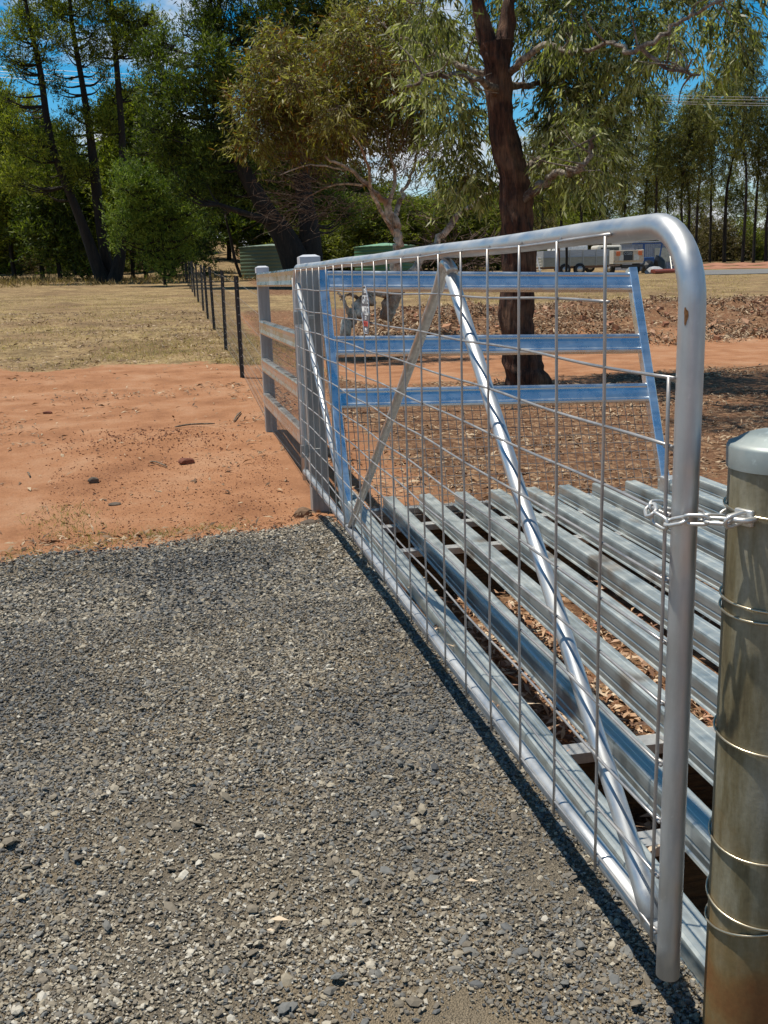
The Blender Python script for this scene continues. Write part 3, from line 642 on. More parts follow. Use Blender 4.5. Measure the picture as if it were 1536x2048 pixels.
def _pass(): pass
def leafset(mb, c, d, nrm, Lh, Wd, rnd, mid=.42, bend=0.):
    """diamond leaves: c base (n,3), d direction, nrm approx normal"""
    d = d/np.linalg.norm(d, axis=1)[:, None]; s = np.cross(d, nrm); s /= np.linalg.norm(s, axis=1)[:, None]+1e-9; nn_ = np.cross(s, d)
    Lh = np.broadcast_to(Lh, (len(c),))[:, None]; Wd = np.broadcast_to(Wd, (len(c),))[:, None]
    m_ = c+d*Lh*mid+nn_*Lh*bend
    V = np.stack([c, m_+s*Wd*.5, c+d*Lh, m_-s*Wd*.5], 1).reshape(-1, 3); n = len(c)
    if bend:
        k = np.arange(n)[:, None]*4; mb.add(V, None, np.concatenate([k+np.array([[0, 1, 3]]), k+np.array([[1, 2, 3]])]), np.repeat(rnd, 4))
    else: mb.add(V, np.arange(n*4).reshape(n, 4), None, np.repeat(rnd, 4))
def gbase_ok(x, y): return y+.35*x+fbm(x*.8, y*.8, 3, 50)*3 > 12.0
def litter(n, x0, x1, y0, y1, Lr, cond=None, seed=1, lift=.01, clump=.35, tiltz=.35):
    g = np.random.default_rng(seed); x = g.uniform(x0, x1, n*3); y = g.uniform(y0, y1, n*3)
    k = g.random(n*3) < np.clip(clump+2.4*fbm(x*1.4, y*1.4, 3, seed+60), .03, 1)
    if cond is not None: k &= cond(x, y)
    x, y = x[k][:n], y[k][:n]; nL = len(x); z = ground_z(x, y)+g.uniform(.002, lift, nL)
    a = g.uniform(0, 6.28, nL); d = np.stack([np.cos(a), np.sin(a), g.normal(0, tiltz, nL)], -1); nr = np.stack([g.normal(0, .5, nL), g.normal(0, .5, nL), np.ones(nL)], -1)
    mb = MB(); Lh = g.uniform(*Lr, nL); leafset(mb, np.stack([x, y, z], -1), d, nr, Lh, Lh*g.uniform(.14, .32, nL), g.random(nL), bend=.12); return mb
LT = rndmat('dead leaves', [(.10, .05, .03), (.24, .125, .07), (.40, .24, .14), (.50, .34, .21), (.62, .50, .36), (.34, .12, .06)], .7)
CH = rndmat('dry chips', [(.07, .04, .023), (.2, .12, .068), (.31, .205, .12), (.50, .38, .25)], .8)
tag(litter(11000, .14, 2.3, -.2, 4.0, (.03, .085), seed=2, lift=.03, clump=.5).build('leaf_litter', LT), kind='stuff')
tag(litter(21000, .3, 9, 4.0, 11.5, (.012, .085), cond=lambda x, y: x < 1.6+(y-2)*.75, seed=3, clump=.34).build('leaf_litter', CH), kind='stuff')
tag(litter(30000, 1.5, 17, 15.5, 24, (.05, .16), cond=lambda x, y: (x < 1+(y)*.6) & (x > .16*y), seed=4, lift=.04, clump=.42, tiltz=.5).build('leaf_litter', CH), kind='stuff')
tag(litter(3200, -2.6, .1, 3.4, 12, (.025, .09), cond=lambda x, y: (y > road_edge(x)-.03) & (y < 30), seed=5, clump=.02).build('leaf_litter', CH), kind='stuff')
tag(litter(9000, -9, .3, 11.5, 26, (.03, .12), cond=lambda x, y: (x > -.36*y) & gbase_ok(x, y), seed=9, clump=.3).build('leaf_litter', CH), kind='stuff')
tag(litter(1300, -2.2, .1, 3.3, 4.9, (.025, .08), cond=lambda x, y: (y > road_edge(x)-.02) & (y < road_edge(x)+.35+.3*np.clip(-x-.6, 0, 1)), seed=6, clump=.4, lift=.02).build('leaf_litter', CH), kind='stuff')
for (px_, py_, Lh, lab) in ((541, 1842, .042, 'long pale dead leaf on the gravel near the bottom centre'), (533, 1866, .02, 'tiny pale leaf just below the long leaf on the gravel'), (930, 1760, .03, 'small pale leaf on the gravel left of the gate foot')):
    P = atz(px_, py_, -.14); P[2] = gz(P[0], P[1])+.022; lv = MB(); leafset(lv, P[None], np.array([[.8, -.5, .15]]), np.array([[0.1, -.3, 1.]]), Lh, Lh*.3, np.array([.75]), bend=.1)
    tag(lv.build('fallen_leaf', LT, base=P), lab, 'leaf')
# dry grass
g = np.random.default_rng(11)
def grassblades(n, fx, Lr, seed, cols=None):
    g = np.random.default_rng(seed); x, y = fx(g, n); z = ground_z(x, y)
    d = np.stack([g.normal(0, .55, len(x)), g.normal(0, .55, len(x)), np.ones(len(x))*g.uniform(.35, 1, len(x))], -1); mb = MB(); Lh = g.uniform(*Lr, len(x))
    leafset(mb, np.stack([x, y, z], -1), d, unit(g, len(x)), Lh, Lh*.09, g.random(len(x)), mid=.3); return mb
GR = leafmat('dry grass blades', [(.14, .09, .04), (.28, .2, .09), (.44, .33, .16), (.60, .48, .27)], .3, .7, .2)
def fx1(g, n):
    y = 11.6+(g.random(n*2)**1.6)*26; x = -.32*y+g.random(n*2)*(.36*y+1.5); k = (g.random(n*2) < np.clip(.35+2.6*fbm(x*.9, y*.9, 3, 91), .02, 1)) & (x < .1+.01*y+1.2); k &= gbase_ok(x, y); return x[k][:n], y[k][:n]
tag(grassblades(42000, fx1, (.03, .085), 12).build('dry_grass', GR), kind='stuff')
def fx2(g, n): y = g.uniform(24, 46, n); x = g.uniform(.12, .62, n)*y; k = g.random(n) < np.clip(.5+2*fbm(x*.5, y*.5, 3, 92), .05, 1); return x[k], y[k]
tag(grassblades(24000, fx2, (.05, .13), 13).build('dry_grass', GR), kind='stuff')
def fx4(g, n): y = g.uniform(44, 66, n); x = g.uniform(-.3, .09, n)*y; k = (g.random(n) < np.clip(.5+3*fbm(x*.25, y*.25, 3, 98), .0, 1)) & (y > 50+x*.3); return x[k], y[k]
tag(grassblades(16000, fx4, (.12, .5), 14).build('tall_dry_grass', leafmat('tall grass', [(.07, .045, .02), (.15, .10, .045), (.27, .19, .09), (.38, .29, .15)], .2, .8, .1)), kind='stuff')
GG = leafmat('green weeds', [(.16, .15, .05), (.26, .24, .09), (.42, .36, .2)], .3, .6, .3)
def fx3(g, n):
    cs = [hit(*p) for p in ((128, 1068), (115, 1050), (180, 1092), (205, 1076), (300, 1075), (40, 1115), (330, 1070), (445, 1058), (140, 1028))]; xx = []; yy = []
    for i, c in enumerate(cs): k = n//len(cs); s = .1; xx.append(g.normal(c[0], s, k)); yy.append(g.normal(c[1], s, k))
    return np.concatenate(xx), np.concatenate(yy)
tag(grassblades(1300, fx3, (.015, .05), 15).build('weeds', GG), kind='stuff')
# clods on the heap and coarse red crumbs
cl = MB(); g = np.random.default_rng(21)
x = g.normal(-.93, .42, 2600); y = g.normal(6.85, .32, 2600); s = .004*(5**(g.random(2600)**2.5)); stones(cl, x, y, ground_z(x, y)+s*.2, s, g.random(2600), .8, g)
x = g.uniform(-1.6, .0, 5200); y = g.uniform(4.0, 6.2, 5200); k = y > road_edge(x); x, y = x[k], y[k]; s = .0035*(4**(g.random(len(x))**2.2)); stones(cl, x, y, ground_z(x, y)+s*.2, s, g.random(len(x)), .7, g)
x = g.uniform(3.5, 15, 900); y = g.uniform(16, 23, 900); s = .04*(5**(g.random(900)**2)); stones(cl, x, y, ground_z(x, y)+s*.2, s, g.random(900), .8, g)
tag(cl.build('soil_clods', rndmat('red soil', [(.24, .10, .055), (.34, .155, .085), (.40, .2, .11), (.46, .27, .17)], .95, 40)), kind='stuff')

# ------------------------------------------------------------------ trees
def clumps_leaves(mb, tw, clumps, g, spray, perspray, Lr, aspect, droop, seedcol=(0, 1), up=0., slen=(.25, .5), squash=1., twig=.003):
    """clumps: list of (center, radius). Sprays: a twig with leaves along it"""
    cs = np.array([c for c, r in clumps]); rs = np.array([r for c, r in clumps]); 
    wgt = rs**2; cnt = np.maximum(1, (spray*wgt/wgt.sum())).astype(int)
    idx = np.repeat(np.arange(len(cs)), cnt); n = len(idx)
    o = unit(g, n); rad = rs[idx]*(g.random(n)**.45); S = cs[idx]+o*rad[:, None]*np.array([1, 1, squash])
    T = o*.8+unit(g, n)*.6+np.array([0, 0, up-droop*.5]); T /= np.linalg.norm(T, axis=1)[:, None]; ln = g.uniform(*slen, n)
    tint = g.uniform(-.22, .22, len(cs))[idx]
    if tw is not None:
        E = S+T*ln[:, None]; s0 = S-T*.2*ln[:, None]; side = np.cross(T, unit(g, n)); side /= np.linalg.norm(side, axis=1)[:, None]; side *= twig
        V = np.stack([s0-side, s0+side, E], 1).reshape(-1, 3); tw.add(V, None, np.arange(n*3).reshape(n, 3))
    k = np.repeat(np.arange(n), perspray); m = len(k); t = g.random(m)
    P = S[k]+T[k]*(ln[k]*t)[:, None]+unit(g, m)*(.12*ln[k])[:, None]
    D = T[k]*.5+unit(g, m)*.75+np.array([0, 0, up-droop]); Lh = g.uniform(*Lr, m)
    leafset(mb, P, D, unit(g, m), Lh, Lh*aspect*g.uniform(.8, 1.2, m), np.clip(g.uniform(*seedcol, m)+tint[k], 0.001, 1))
def limb(mb, pts, rads, Y=None, n=10, seed=0, wob_=.1, fis=0, m=5, jit=0):
    P = np.array(pts); Q = smoothpath(P, m)
    if jit: gj = np.random.default_rng(seed+500); Q[1:-1] += gj.normal(0, 1, Q[1:-1].shape)*np.mean(rads)*jit
    rr = np.interp(np.linspace(0, len(P)-1, len(Q)), np.arange(len(P)), rads); tube(mb, Q, rr, n, True, None, wob_, seed, fis); return Q
def pxpath(lst, scale=None):
    """(px,py,Y,width px) list -> points, radii"""
    P = []; R = []
    for px_, py_, Y, w_ in lst: p = at(px_, py_, Y); P.append(p); R.append(w_/2*((p-CAM)@_f)/FPX)
    return P, R
# ---- large gum behind the gate (trunk 10 m away)
gb = hit(1056, 776)
YG = gb[1]
gum = empty('gum_tree', (gb[0], gb[1], gz(gb[0], gb[1])-.05), 'large rough-barked gum tree with red-brown trunk and long drooping leaves behind the grid', 'tree')
bark = barkmat('red brown bark', (.006, .003, .002), (.15, .062, .034), (17, 17, 1.6), .85, (.20, .105, .06))
pale = barkmat('pale limb bark', (.10, .065, .045), (.50, .45, .37), (11, 11, 11), .8, (.15, .09, .06))
tk = MB(); P, R = pxpath([(1062, 800, YG, 112), (1056, 770, YG, 84), (1045, 720, YG, 72), (1032, 640, YG, 64), (1038, 545, YG, 66), (1034, 440, YG, 64), (1028, 350, YG, 58), (1003, 250, YG, 52), (996, 150, YG, 50), (990, 85, YG, 62)])
limb(tk, P, R, n=72, seed=1, wob_=.06, fis=.24, m=16)
P, R = pxpath([(984, 110, YG, 40), (968, 60, YG, 32), (955, 0, YG, 27), (948, -80, YG-.1, 24), (960, -260, YG-.3, 18)]); limb(tk, P, R, n=36, seed=2, fis=.14, m=10)
P, R = pxpath([(1003, 110, YG, 44), (1014, 50, YG, 30), (1018, 0, YG, 24), (1035, -80, YG+.2, 22), (1050, -280, YG+.6, 16)]); limb(tk, P, R, n=36, seed=3, fis=.14, m=10)
trunk = tk.build('trunk', bark, gum, smooth=True)
lm = MB()
LIMBS = [[(1038, 410, YG, 24), (1075, 375, YG-.3, 18), (1115, 350, YG-.7, 14), (1160, 335, YG-1.1, 11), (1180, 305, YG-1.2, 8), (1186, 270, YG-1.3, 5)],
 [(1035, 365, YG, 20), (1065, 335, YG+.3, 16), (1090, 300, YG+.6, 14), (1098, 255, YG+.8, 11), (1105, 200, YG+1, 7)],
 [(1000, 200, YG, 18), (960, 160, YG-.5, 12), (920, 150, YG-.8, 10), (870, 152, YG-1.1, 8), (815, 172, YG-1.4, 6)],
 [(990, 155, YG, 14), (920, 130, YG+.4, 12), (870, 105, YG+.7, 10), (830, 85, YG+1, 7), (795, 78, YG+1.3, 4)],
 [(1010, 165, YG, 16), (1050, 175, YG+.5, 12), (1090, 160, YG+.9, 9), (1150, 140, YG+1.2, 6)],
 [(1000, 165, YG, 17), (1032, 132, YG-.2, 14), (1090, 90, YG-.8, 11), (1150, 105, YG-1.3, 8), (1225, 88, YG-1.9, 9), (1270, 103, YG-2.3, 9), (1335, 60, YG-2.5, 10), (1385, 32, YG-2.6, 8), (1450, 0, YG-2.8, 5)],
 [(1280, 95, YG-2.3, 9), (1330, 135, YG-2.5, 6), (1400, 150, YG-2.8, 4)],
 [(1045, -60, YG+.2, 18), (1150, -60, YG+.9, 13), (1280, -30, YG+1.5, 9), (1400, 10, YG+2, 5)],
 [(950, -60, YG, 16), (880, -40, YG-.6, 11), (800, -10, YG-1, 7)]]
gl_ = np.random.default_rng(19)
for i, l in enumerate(LIMBS):
    P, R = pxpath(l); Q = limb(lm, P, R, n=10, seed=i+5, wob_=.14, jit=.55, fis=.1)
    for _ in range(7):
        a = Q[gl_.integers(3, len(Q))]; d = unit(gl_, 1)[0]*[1, 1, .7]+[0, 0, .25]; e = a+d*gl_.uniform(.25, .7)
        tube(lm, smoothpath([a, (a+e)/2+unit(gl_, 1)[0]*.07, e], 4), np.linspace(.012, .003, 9), 5, False)
lm.build('limbs', pale, gum, smooth=True)
GC = []
def cl_(px_, py_, dy, rpx, Y0=YG): p = at(px_, py_, Y0+dy); GC.append((p, rpx*((p-CAM)@_f)/FPX))
gR = np.random.default_rng(31)
for px_, py_, dy, r in [(860, 30, -.6, 52), (905, 90, .9, 48), (870, 100, .9, 50), (840, 170, -1, 38), (900, 200, .6, 55), (915, 250, .8, 44), (905, 290, .9, 48), (960, 330, .8, 48), (930, 370, .6, 35), (1085, 60, .8, 56), (1150, 30, 0, 60), (1110, 140, .9, 54), (1160, 110, .6, 62), (1220, 70, -.6, 60), (1230, 150, .6, 55), (1130, 200, .9, 62), (1200, 215, .2, 52), (1110, 250, 1.0, 50), (1150, 275, -.4, 62), (1210, 290, -.3, 42), (1100, 330, .4, 45), (1180, 340, -.9, 42), (1060, 410, .8, 30), (1290, 50, 0, 60), (1300, 120, -1, 48), (1360, 30, .5, 52), (1370, 90, -1.6, 38), (1440, 20, -1.6, 50), (1500, 10, -1.8, 42), (1420, 120, -1.8, 30), (1480, 70, -2, 30), (1280, 190, .8, 34), (1235, 350, .2, 26), (985, 240, 1.4, 36), (1250, 240, .9, 34), (850, 60, 1.2, 42), (1230, -60, .5, 60), (1080, -150, .8, 60), (880, -90, .2, 60), (1400, -60, .3, 60), (1130, 60, -1.3, 42), (1220, 250, .5, 30)]:
    cl_(px_, py_, dy, r)
for _ in range(9):
    a = gR.uniform(0, 6.28); r_ = gR.uniform(.3, 3.2); GC.append((np.array([gb[0]+r_*math.cos(a)+.6, gb[1]+r_*math.sin(a), gR.uniform(4.6, 6.6)]), gR.uniform(.35, .7)))
lf = MB(); tw = MB()
clumps_leaves(lf, tw, GC, gR, 3700, 17, (.06, .15), .19, .75, slen=(.2, .45), twig=.003)
EUC = leafmat('gum leaves', [(.03, .04, .012), (.075, .09, .022), (.17, .18, .055), (.28, .30, .10), (.46, .47, .28)], .4, .45, .35)
lf.build('foliage', EUC, gum); tw.build('twigs', pale, gum)

# ---- pale-barked gum at middle distance
gg_ = hit(704, 672); YH = 17.2
gh = empty('ghost_gum', (gg_[0]+.6, YH, gbase(gg_[0]+.6, YH)), 'pale-barked spreading gum with olive-brown leaves left of the red-brown trunk', 'tree')
cream = barkmat('cream bark', (.34, .28, .20), (.78, .73, .62), (5, 5, 3), .7, (.30, .18, .11))
tk = MB()
for i, l in enumerate([[(770, 640, YH, 40), (785, 590, YH, 34), (790, 545, YH, 30), (793, 500, YH, 26), (797, 470, YH, 24), (788, 440, YH, 22), (765, 400, YH, 18), (735, 370, YH-.3, 13), (700, 340, YH-.6, 9), (650, 312, YH-.9, 5)],
    [(786, 445, YH, 16), (800, 400, YH+.3, 12), (822, 350, YH+.6, 9), (840, 290, YH+.8, 6)],
    [(790, 470, YH, 14), (745, 390, YH-.5, 9), (735, 330, YH-.9, 7), (700, 260, YH-1.2, 5), (640, 210, YH-1.5, 3)],
    [(775, 420, YH, 12), (790, 360, YH, 9), (780, 300, YH, 7), (770, 220, YH, 5), (760, 120, YH, 3)],
    [(770, 630, YH, 30), (810, 560, YH+.1, 26), (850, 505, YH+.2, 22), (895, 455, YH+.3, 17), (940, 410, YH+.4, 11), (985, 380, YH+.5, 6)],
    [(690, 672, YH-.5, 26), (704, 630, YH-.3, 24), (730, 600, YH-.1, 24), (770, 580, YH, 26), (800, 545, YH, 22)],
    [(704, 640, YH-.4, 12), (690, 605, YH-.4, 9), (675, 585, YH-.5, 6)],
    [(725, 605, YH, 12), (700, 590, YH-.2, 7), (680, 600, YH-.3, 5)],
    [(700, 340, YH-.6, 6), (620, 330, YH-.9, 4), (560, 350, YH-1.1, 2.5)],
    [(735, 370, YH-.3, 7), (670, 370, YH-.2, 4), (610, 395, YH, 2.5)]]):
    P, R = pxpath(l); R = [r*(.72 if i not in (5,) else .85) for r in R]; limb(tk, P, R, n=20, seed=i+30, wob_=.12, jit=.45 if i else .3, fis=.14)
tk.build('trunk', cream, gh, smooth=True)
GC = []
for px_, py_, dy, r in [(520, 140, -1, 42), (570, 110, -.6, 48), (630, 110, -.4, 50), (500, 200, -1, 38), (550, 190, -.6, 52), (610, 190, -.3, 56), (520, 260, -1, 42), (580, 265, -.6, 50), (660, 170, 0, 58), (700, 110, 0, 56), (760, 70, 0, 50), (800, 40, 0, 36), (720, 190, 0, 60), (650, 260, 0, 50), (720, 270, 0, 46), (780, 150, 0, 56), (800, 230, 0, 50), (840, 90, .6, 36), (840, 180, .4, 38), (480, 290, -1, 18), (600, 310, -.7, 26), (770, 300, .2, 36), (830, 260, .3, 34), (700, 40, .4, 34), (860, 320, .4, 24), (555, 90, 0, 32), (690, 90, -1.5, 40), (600, 150, -1.9, 36), (750, 130, -1.8, 40), (680, 230, -1.9, 34), (760, 220, 1.6, 50), (640, 130, 1.6, 50), (800, -20, .5, 40)]:
    cl_(px_, py_, dy, r, YH)
lf = MB(); tw = MB(); gR = np.random.default_rng(44)
GC = [(c+unit(gR, 1)[0]*r*.6, r*gR.uniform(.35, .85)) for c, r in GC for _ in (0, 1, 2)]
clumps_leaves(lf, tw, GC, gR, 3900, 14, (.07, .15), .2, .4, slen=(.25, .55), twig=.006)
OLV = leafmat('olive leaves', [(.17, .065, .018), (.10, .075, .016), (.14, .13, .024), (.24, .22, .05), (.36, .33, .16)], .4, .48, .3)
lf.build('foliage', OLV, gh)
# bare lower twigs, grown from limb points toward the canopy
for _ in range(420):
    px_ = gR.uniform(560, 880); py_ = gR.uniform(290, 440); a = at(px_, py_, YH+gR.uniform(-1, 1)); src = at(785+gR.uniform(-60, 40), 400+gR.uniform(-30, 40), YH)
    d = (a-src); d /= np.linalg.norm(d); e = a+d*gR.uniform(.3, .8)+unit(gR, 1)[0]*.25; mid_ = (a+e)/2+unit(gR, 1)[0]*.13
    tube(tw, smoothpath([a, mid_, e, e+unit(gR, 1)[0]*.2+(0, 0, -.08)], 3), np.linspace(.0065, .002, 10), 3, False)
tw.build('twigs', barkmat('brown twigs', (.05, .03, .02), (.24, .17, .12), (9, 9, 9)), gh)
# second brush: dead heap under the fallen limb
bh = MB(); gR = np.random.default_rng(61)
for _ in range(260):
    a = at(gR.uniform(830, 1010), gR.uniform(470, 560), 21+gR.uniform(-1.5, 1.5)); tube(bh, [a, a+unit(gR, 1)[0]*[.5, .5, .35]*gR.uniform(.3, 1.4)+(0, 0, .1)], [.012, .003], 3, False)
tag(bh.build('brush_pile', barkmat('grey brush', (.05, .03, .02), (.17, .11, .08), (9, 9, 9)), base=at(920, 580, 21)), 'heap of dead grey branches between the pale gum and the red-brown trunk', 'brush pile')
# low green saplings of the pale gum: hidden detail skipped

# ---- cypress pines
PINE = leafmat('cypress foliage', [(.022, .03, .005), (.07, .088, .010), (.145, .17, .018), (.22, .245, .03), (.30, .31, .05)], .4, .6, .3)
DPINE = leafmat('dark cypress foliage', [(.012, .02, .005), (.036, .055, .008), (.08, .112, .014), (.15, .18, .026)], .35, .6, .3)
pbark = barkmat('black bark', (.006, .004, .003), (.026, .018, .013), (6, 6, 1))
def pine(name, label, base, trunks, clist, n, matl, Lr=(.12, .26), per=10, seed=1, group=None, asp=.22, branches=True):
    t = empty(name, base, label, 'tree', group); g = np.random.default_rng(seed); tk = MB(); allp = []
    for i, l in enumerate(trunks): P, R = pxpath(l); allp.append(limb(tk, P, R, n=9, seed=seed+i, wob_=.08))
    cl = []
    for px_, py_, Y, r in clist:
        p = at(px_, py_, Y); rr_ = r*((p-CAM)@_f)/FPX; cl.append((p, rr_*.75))
        for _ in range(3): cl.append((p+unit(g, 1)[0]*rr_*g.uniform(.5, 1.05), rr_*g.uniform(.3, .55)))
    if branches:
        A = np.vstack(allp)
        for p, r in cl:
            s = A[np.argmin(np.linalg.norm(A-p, axis=1)+.6*np.maximum(A[:, 2]-p[2]+r, 0))]
            m_ = (s+p)/2+np.array([0, 0, -.12*np.linalg.norm(p-s)]); tube(tk, smoothpath([s, m_, p], 3), np.linspace(.06, .015, 7), 4, False)
            for _ in range(4): e = p+unit(g, 1)[0]*r*.9; tube(tk, [(s+p)/2*.4+p*.6, e], [.025, .008], 3, False)
    tk.build('trunk', pbark, t, smooth=True); lf = MB(); clumps_leaves(lf, None, cl, g, n, per, Lr, asp, 0, up=.35, slen=(.3, .8)); lf.build('foliage', matl, t); return t
YP = 52.
pb0 = hit(212, 566, 200); YP = min(pb0[1], 54)
def pg(px_, y): p = at(px_, 560, y); return (p[0], y, gbase(p[0], y))
pine('pine_tree', 'tall cypress pine leaning left out of the three-trunk clump at left', pg(206, YP), [[(214, 566, YP, 34), (200, 545, YP, 26), (165, 450, YP, 20), (115, 325, YP, 16), (95, 250, YP, 13), (82, 150, YP, 12), (60, 50, YP, 9), (40, -60, YP, 6)]],
     [(20, 60, YP, 34), (60, 20, YP+1, 40), (100, 70, YP-1, 34), (40, 130, YP, 26), (90, 110, YP, 22), (0, 110, YP-1, 24), (0, 190, YP, 26), (50, 215, YP+2, 32), (15, 260, YP-1, 30), (70, 300, YP-1, 34), (20, 350, YP, 38), (90, 370, YP+1, 34), (50, -60, YP, 50)], 2300, PINE, seed=71)
pine('pine_tree', 'tall cypress pine, upright middle trunk of the three-trunk clump at left', pg(218, YP+.4), [[(222, 568, YP+.4, 34), (216, 545, YP+.4, 26), (200, 440, YP+.4, 20), (185, 310, YP+.4, 17), (172, 210, YP+.4, 14), (155, 115, YP+.4, 11), (142, 30, YP+.4, 8), (135, -60, YP, 6)]],
     [(120, 30, YP, 32), (160, 20, YP+1, 34), (185, 70, YP, 28), (130, 85, YP-1, 24), (110, 170, YP, 22), (150, 235, YP, 26), (210, 150, YP-1, 18), (140, 280, YP+1, 32), (200, 240, YP+1, 28), (150, 350, YP, 34), (140, -60, YP, 50), (175, 120, YP+1, 18)], 2000, PINE, seed=72)
pine('pine_tree', 'tall cypress pine, right trunk of the three-trunk clump at left', pg(234, YP-.2), [[(228, 566, YP-.2, 34), (234, 540, YP-.2, 25), (243, 475, YP-.2, 19), (245, 300, YP-.2, 15), (235, 150, YP-.2, 12), (228, 75, YP-.2, 9), (222, -20, YP, 7)]],
     [(210, 20, YP, 34), (250, 50, YP, 36), (290, 60, YP+1, 30), (230, 85, YP-1, 28), (270, 100, YP, 28), (305, 40, YP, 14), (200, 110, YP, 18), (225, 200, YP+1, 24), (265, 180, YP, 20), (230, -50, YP, 44), (215, 260, YP, 24)], 1900, PINE, seed=73)
Yb = 47.
pine('young_cypress', 'bright green bushy young cypress right of the three-trunk clump', pg(320, Yb), [[(330, 570, Yb, 7), (325, 480, Yb, 6), (300, 380, Yb, 5), (270, 330, Yb, 3)]],
     [(262, 355, Yb, 24), (300, 380, Yb, 34), (260, 400, Yb, 30), (330, 400, Yb, 26), (290, 440, Yb, 34), (340, 450, Yb, 30), (310, 485, Yb, 28), (265, 455, Yb, 26), (350, 495, Yb, 20), (370, 430, Yb, 22), (250, 370, Yb-1, 22), (225, 430, Yb, 16), (345, 370, Yb, 14), (385, 470, Yb, 18), (240, 480, Yb, 18), (395, 410, Yb, 14), (290, 345, Yb, 18), (320, 530, Yb, 20), (350, 540, Yb, 16), (295, 520, Yb, 16), (370, 510, Yb, 16)], 2300, leafmat('fresh cypress foliage', [(.03, .065, .012), (.09, .14, .018), (.16, .22, .03), (.24, .3, .05)], .25, .6, .3), (.1, .22), seed=75)
Yc = 42.
big = [(300, 130, Yc+2, 34), (330, 90, Yc+2, 34), (300, 200, Yc+1, 38), (340, 160, Yc+1, 42), (320, 260, Yc, 40), (370, 220, Yc, 44), (290, 300, Yc+2, 34), (350, 310, Yc+1, 42), (400, 60, Yc, 34), (420, 120, Yc-1, 46), (400, 180, Yc, 44), (450, 40, Yc, 50), (430, 250, Yc, 48), (470, 170, Yc-1, 50), (410, 330, Yc, 46), (480, 300, Yc, 50), (520, 40, Yc-1, 54), (500, 110, Yc, 50), (580, 20, Yc, 54), (560, 80, Yc+1, 48), (640, 20, Yc, 54), (630, 80, Yc+1, 44), (700, 25, Yc, 44), (680, 60, Yc, 40), (540, 360, Yc+1, 46), (480, 380, Yc+1, 40), (600, 380, Yc+2, 44), (640, 330, Yc+2, 44), (560, 300, Yc+2, 50), (520, 220, Yc+2, 50), (600, 230, Yc+3, 50), (650, 420, Yc+3, 36), (560, 430, Yc+3, 34), (430, 400, Yc+1, 34), (385, 380, Yc, 30), (440, -60, Yc, 60), (560, -80, Yc, 80), (680, -60, Yc, 60), (725, 10, Yc, 22), (405, 20, Yc, 24), (700, 430, Yc+3, 34), (620, 470, Yc+4, 22)]
pine('cypress_tree', 'massive dark cypress with black leaning trunk in front of the left tank', pg(600, Yc), [[(612, 560, Yc, 70), (596, 530, Yc, 58), (560, 460, Yc, 46), (520, 400, Yc, 36), (480, 320, Yc, 28), (450, 200, Yc, 20), (440, 60, Yc, 12)], [(620, 540, Yc+.3, 60), (618, 460, Yc+.3, 44), (605, 360, Yc+.5, 34), (590, 200, Yc+.5, 26), (580, 40, Yc+.5, 16), (575, -80, Yc, 8)], [(555, 450, Yc, 22), (500, 430, Yc-.6, 14), (440, 410, Yc-1, 8)]],
     big, 11500, DPINE, (.12, .26), seed=77)
sn_ = MB(); 
P, R = pxpath([(482, 555, 45, 7), (470, 520, 45, 7), (462, 480, 45, 6), (450, 430, 45, 4)]); limb(sn_, P, R, n=6); tag(sn_.build('dead_sapling', pbark, base=P[0], smooth=True), 'thin black bare sapling leaning beside the left tank', 'tree')

# ---- background trees: a few kinds, copied
def bgtree(kind, seed, h, w, cards, matl, label, cat='tree', trunk_r=.16, low=.25, droop=0, up=.3, Lr=(.2, .45), asp=.25, group=None, name='tree', lean=.03):
    g = np.random.default_rng(seed); t = empty(name, (0, 0, 0), label, cat, group)
    tk = MB(); pth = [np.array([g.normal(0, lean*h)*s+.12*math.sin(s*7+seed)*s, g.normal(0, .02*h)*s, h*s*.95-.3]) for s in np.linspace(0, 1, 6)]
    Q = limb(tk, pth, np.linspace(trunk_r, .03, 6), n=7, seed=seed, wob_=.06); cl = []
    for k in range(130 if h > 6 else 50):
        s = low+(1-low)*g.random()**.8; c = Q[int(s*(len(Q)-1))]; 
        wr_ = w*(1-.75*((s-low)/(1-low))**1.5) if kind == 'cone' else w*(.35+.65*math.sin(math.pi*min(1, (s-low)/(1-low)*.85+.1)))
        a = g.uniform(0, 6.28); rr = wr_*g.uniform(.1, 1); p = c+np.array([rr*math.cos(a), rr*math.sin(a), g.normal(0, .3)-(.1*rr)])
        cl.append((p, g.uniform(.35, .8)*(w/2.2))); tube(tk, [c-(0, 0, .25*rr), p], [.035, .01], 3, False)
    tk.build('trunk', pbark if kind != 'slender' else barkmat('grey brown bark', (.008, .006, .005), (.04, .028, .02), (6, 6, 1)), t, smooth=True)
    lf = MB(); clumps_leaves(lf, None, cl, g, cards//9, 9, Lr, asp, droop, up=up, slen=(.3, .9), squash=1.3 if kind == 'slender' else 1.); lf.build('foliage', matl, t); return t
def dup(root, x, y, rz, s, label=None, group=None, sz=None):
    r = root.copy(); C.objects.link(r); r.location = (x, y, gbase(x, y)); r.rotation_euler = (0, 0, rz); r.scale = (s, s, sz or s)
    if label: r['label'] = label
    if group: r['group'] = group
    for ch_ in root.children: c = ch_.copy(); C.objects.link(c); c.parent = r
    return r
MID = leafmat('mid green foliage', [(.035, .045, .01), (.09, .105, .018), (.16, .175, .03), (.23, .235, .05)], .4, .6, .3)
SLN = leafmat('sheoak foliage', [(.045, .05, .012), (.10, .105, .024), (.17, .165, .04), (.25, .235, .08)], .4, .55, .3)
BRN = leafmat('dry brown shrub foliage', [(.04, .03, .015), (.09, .07, .03), (.15, .12, .06), (.20, .17, .09)], .25, .7, .2)
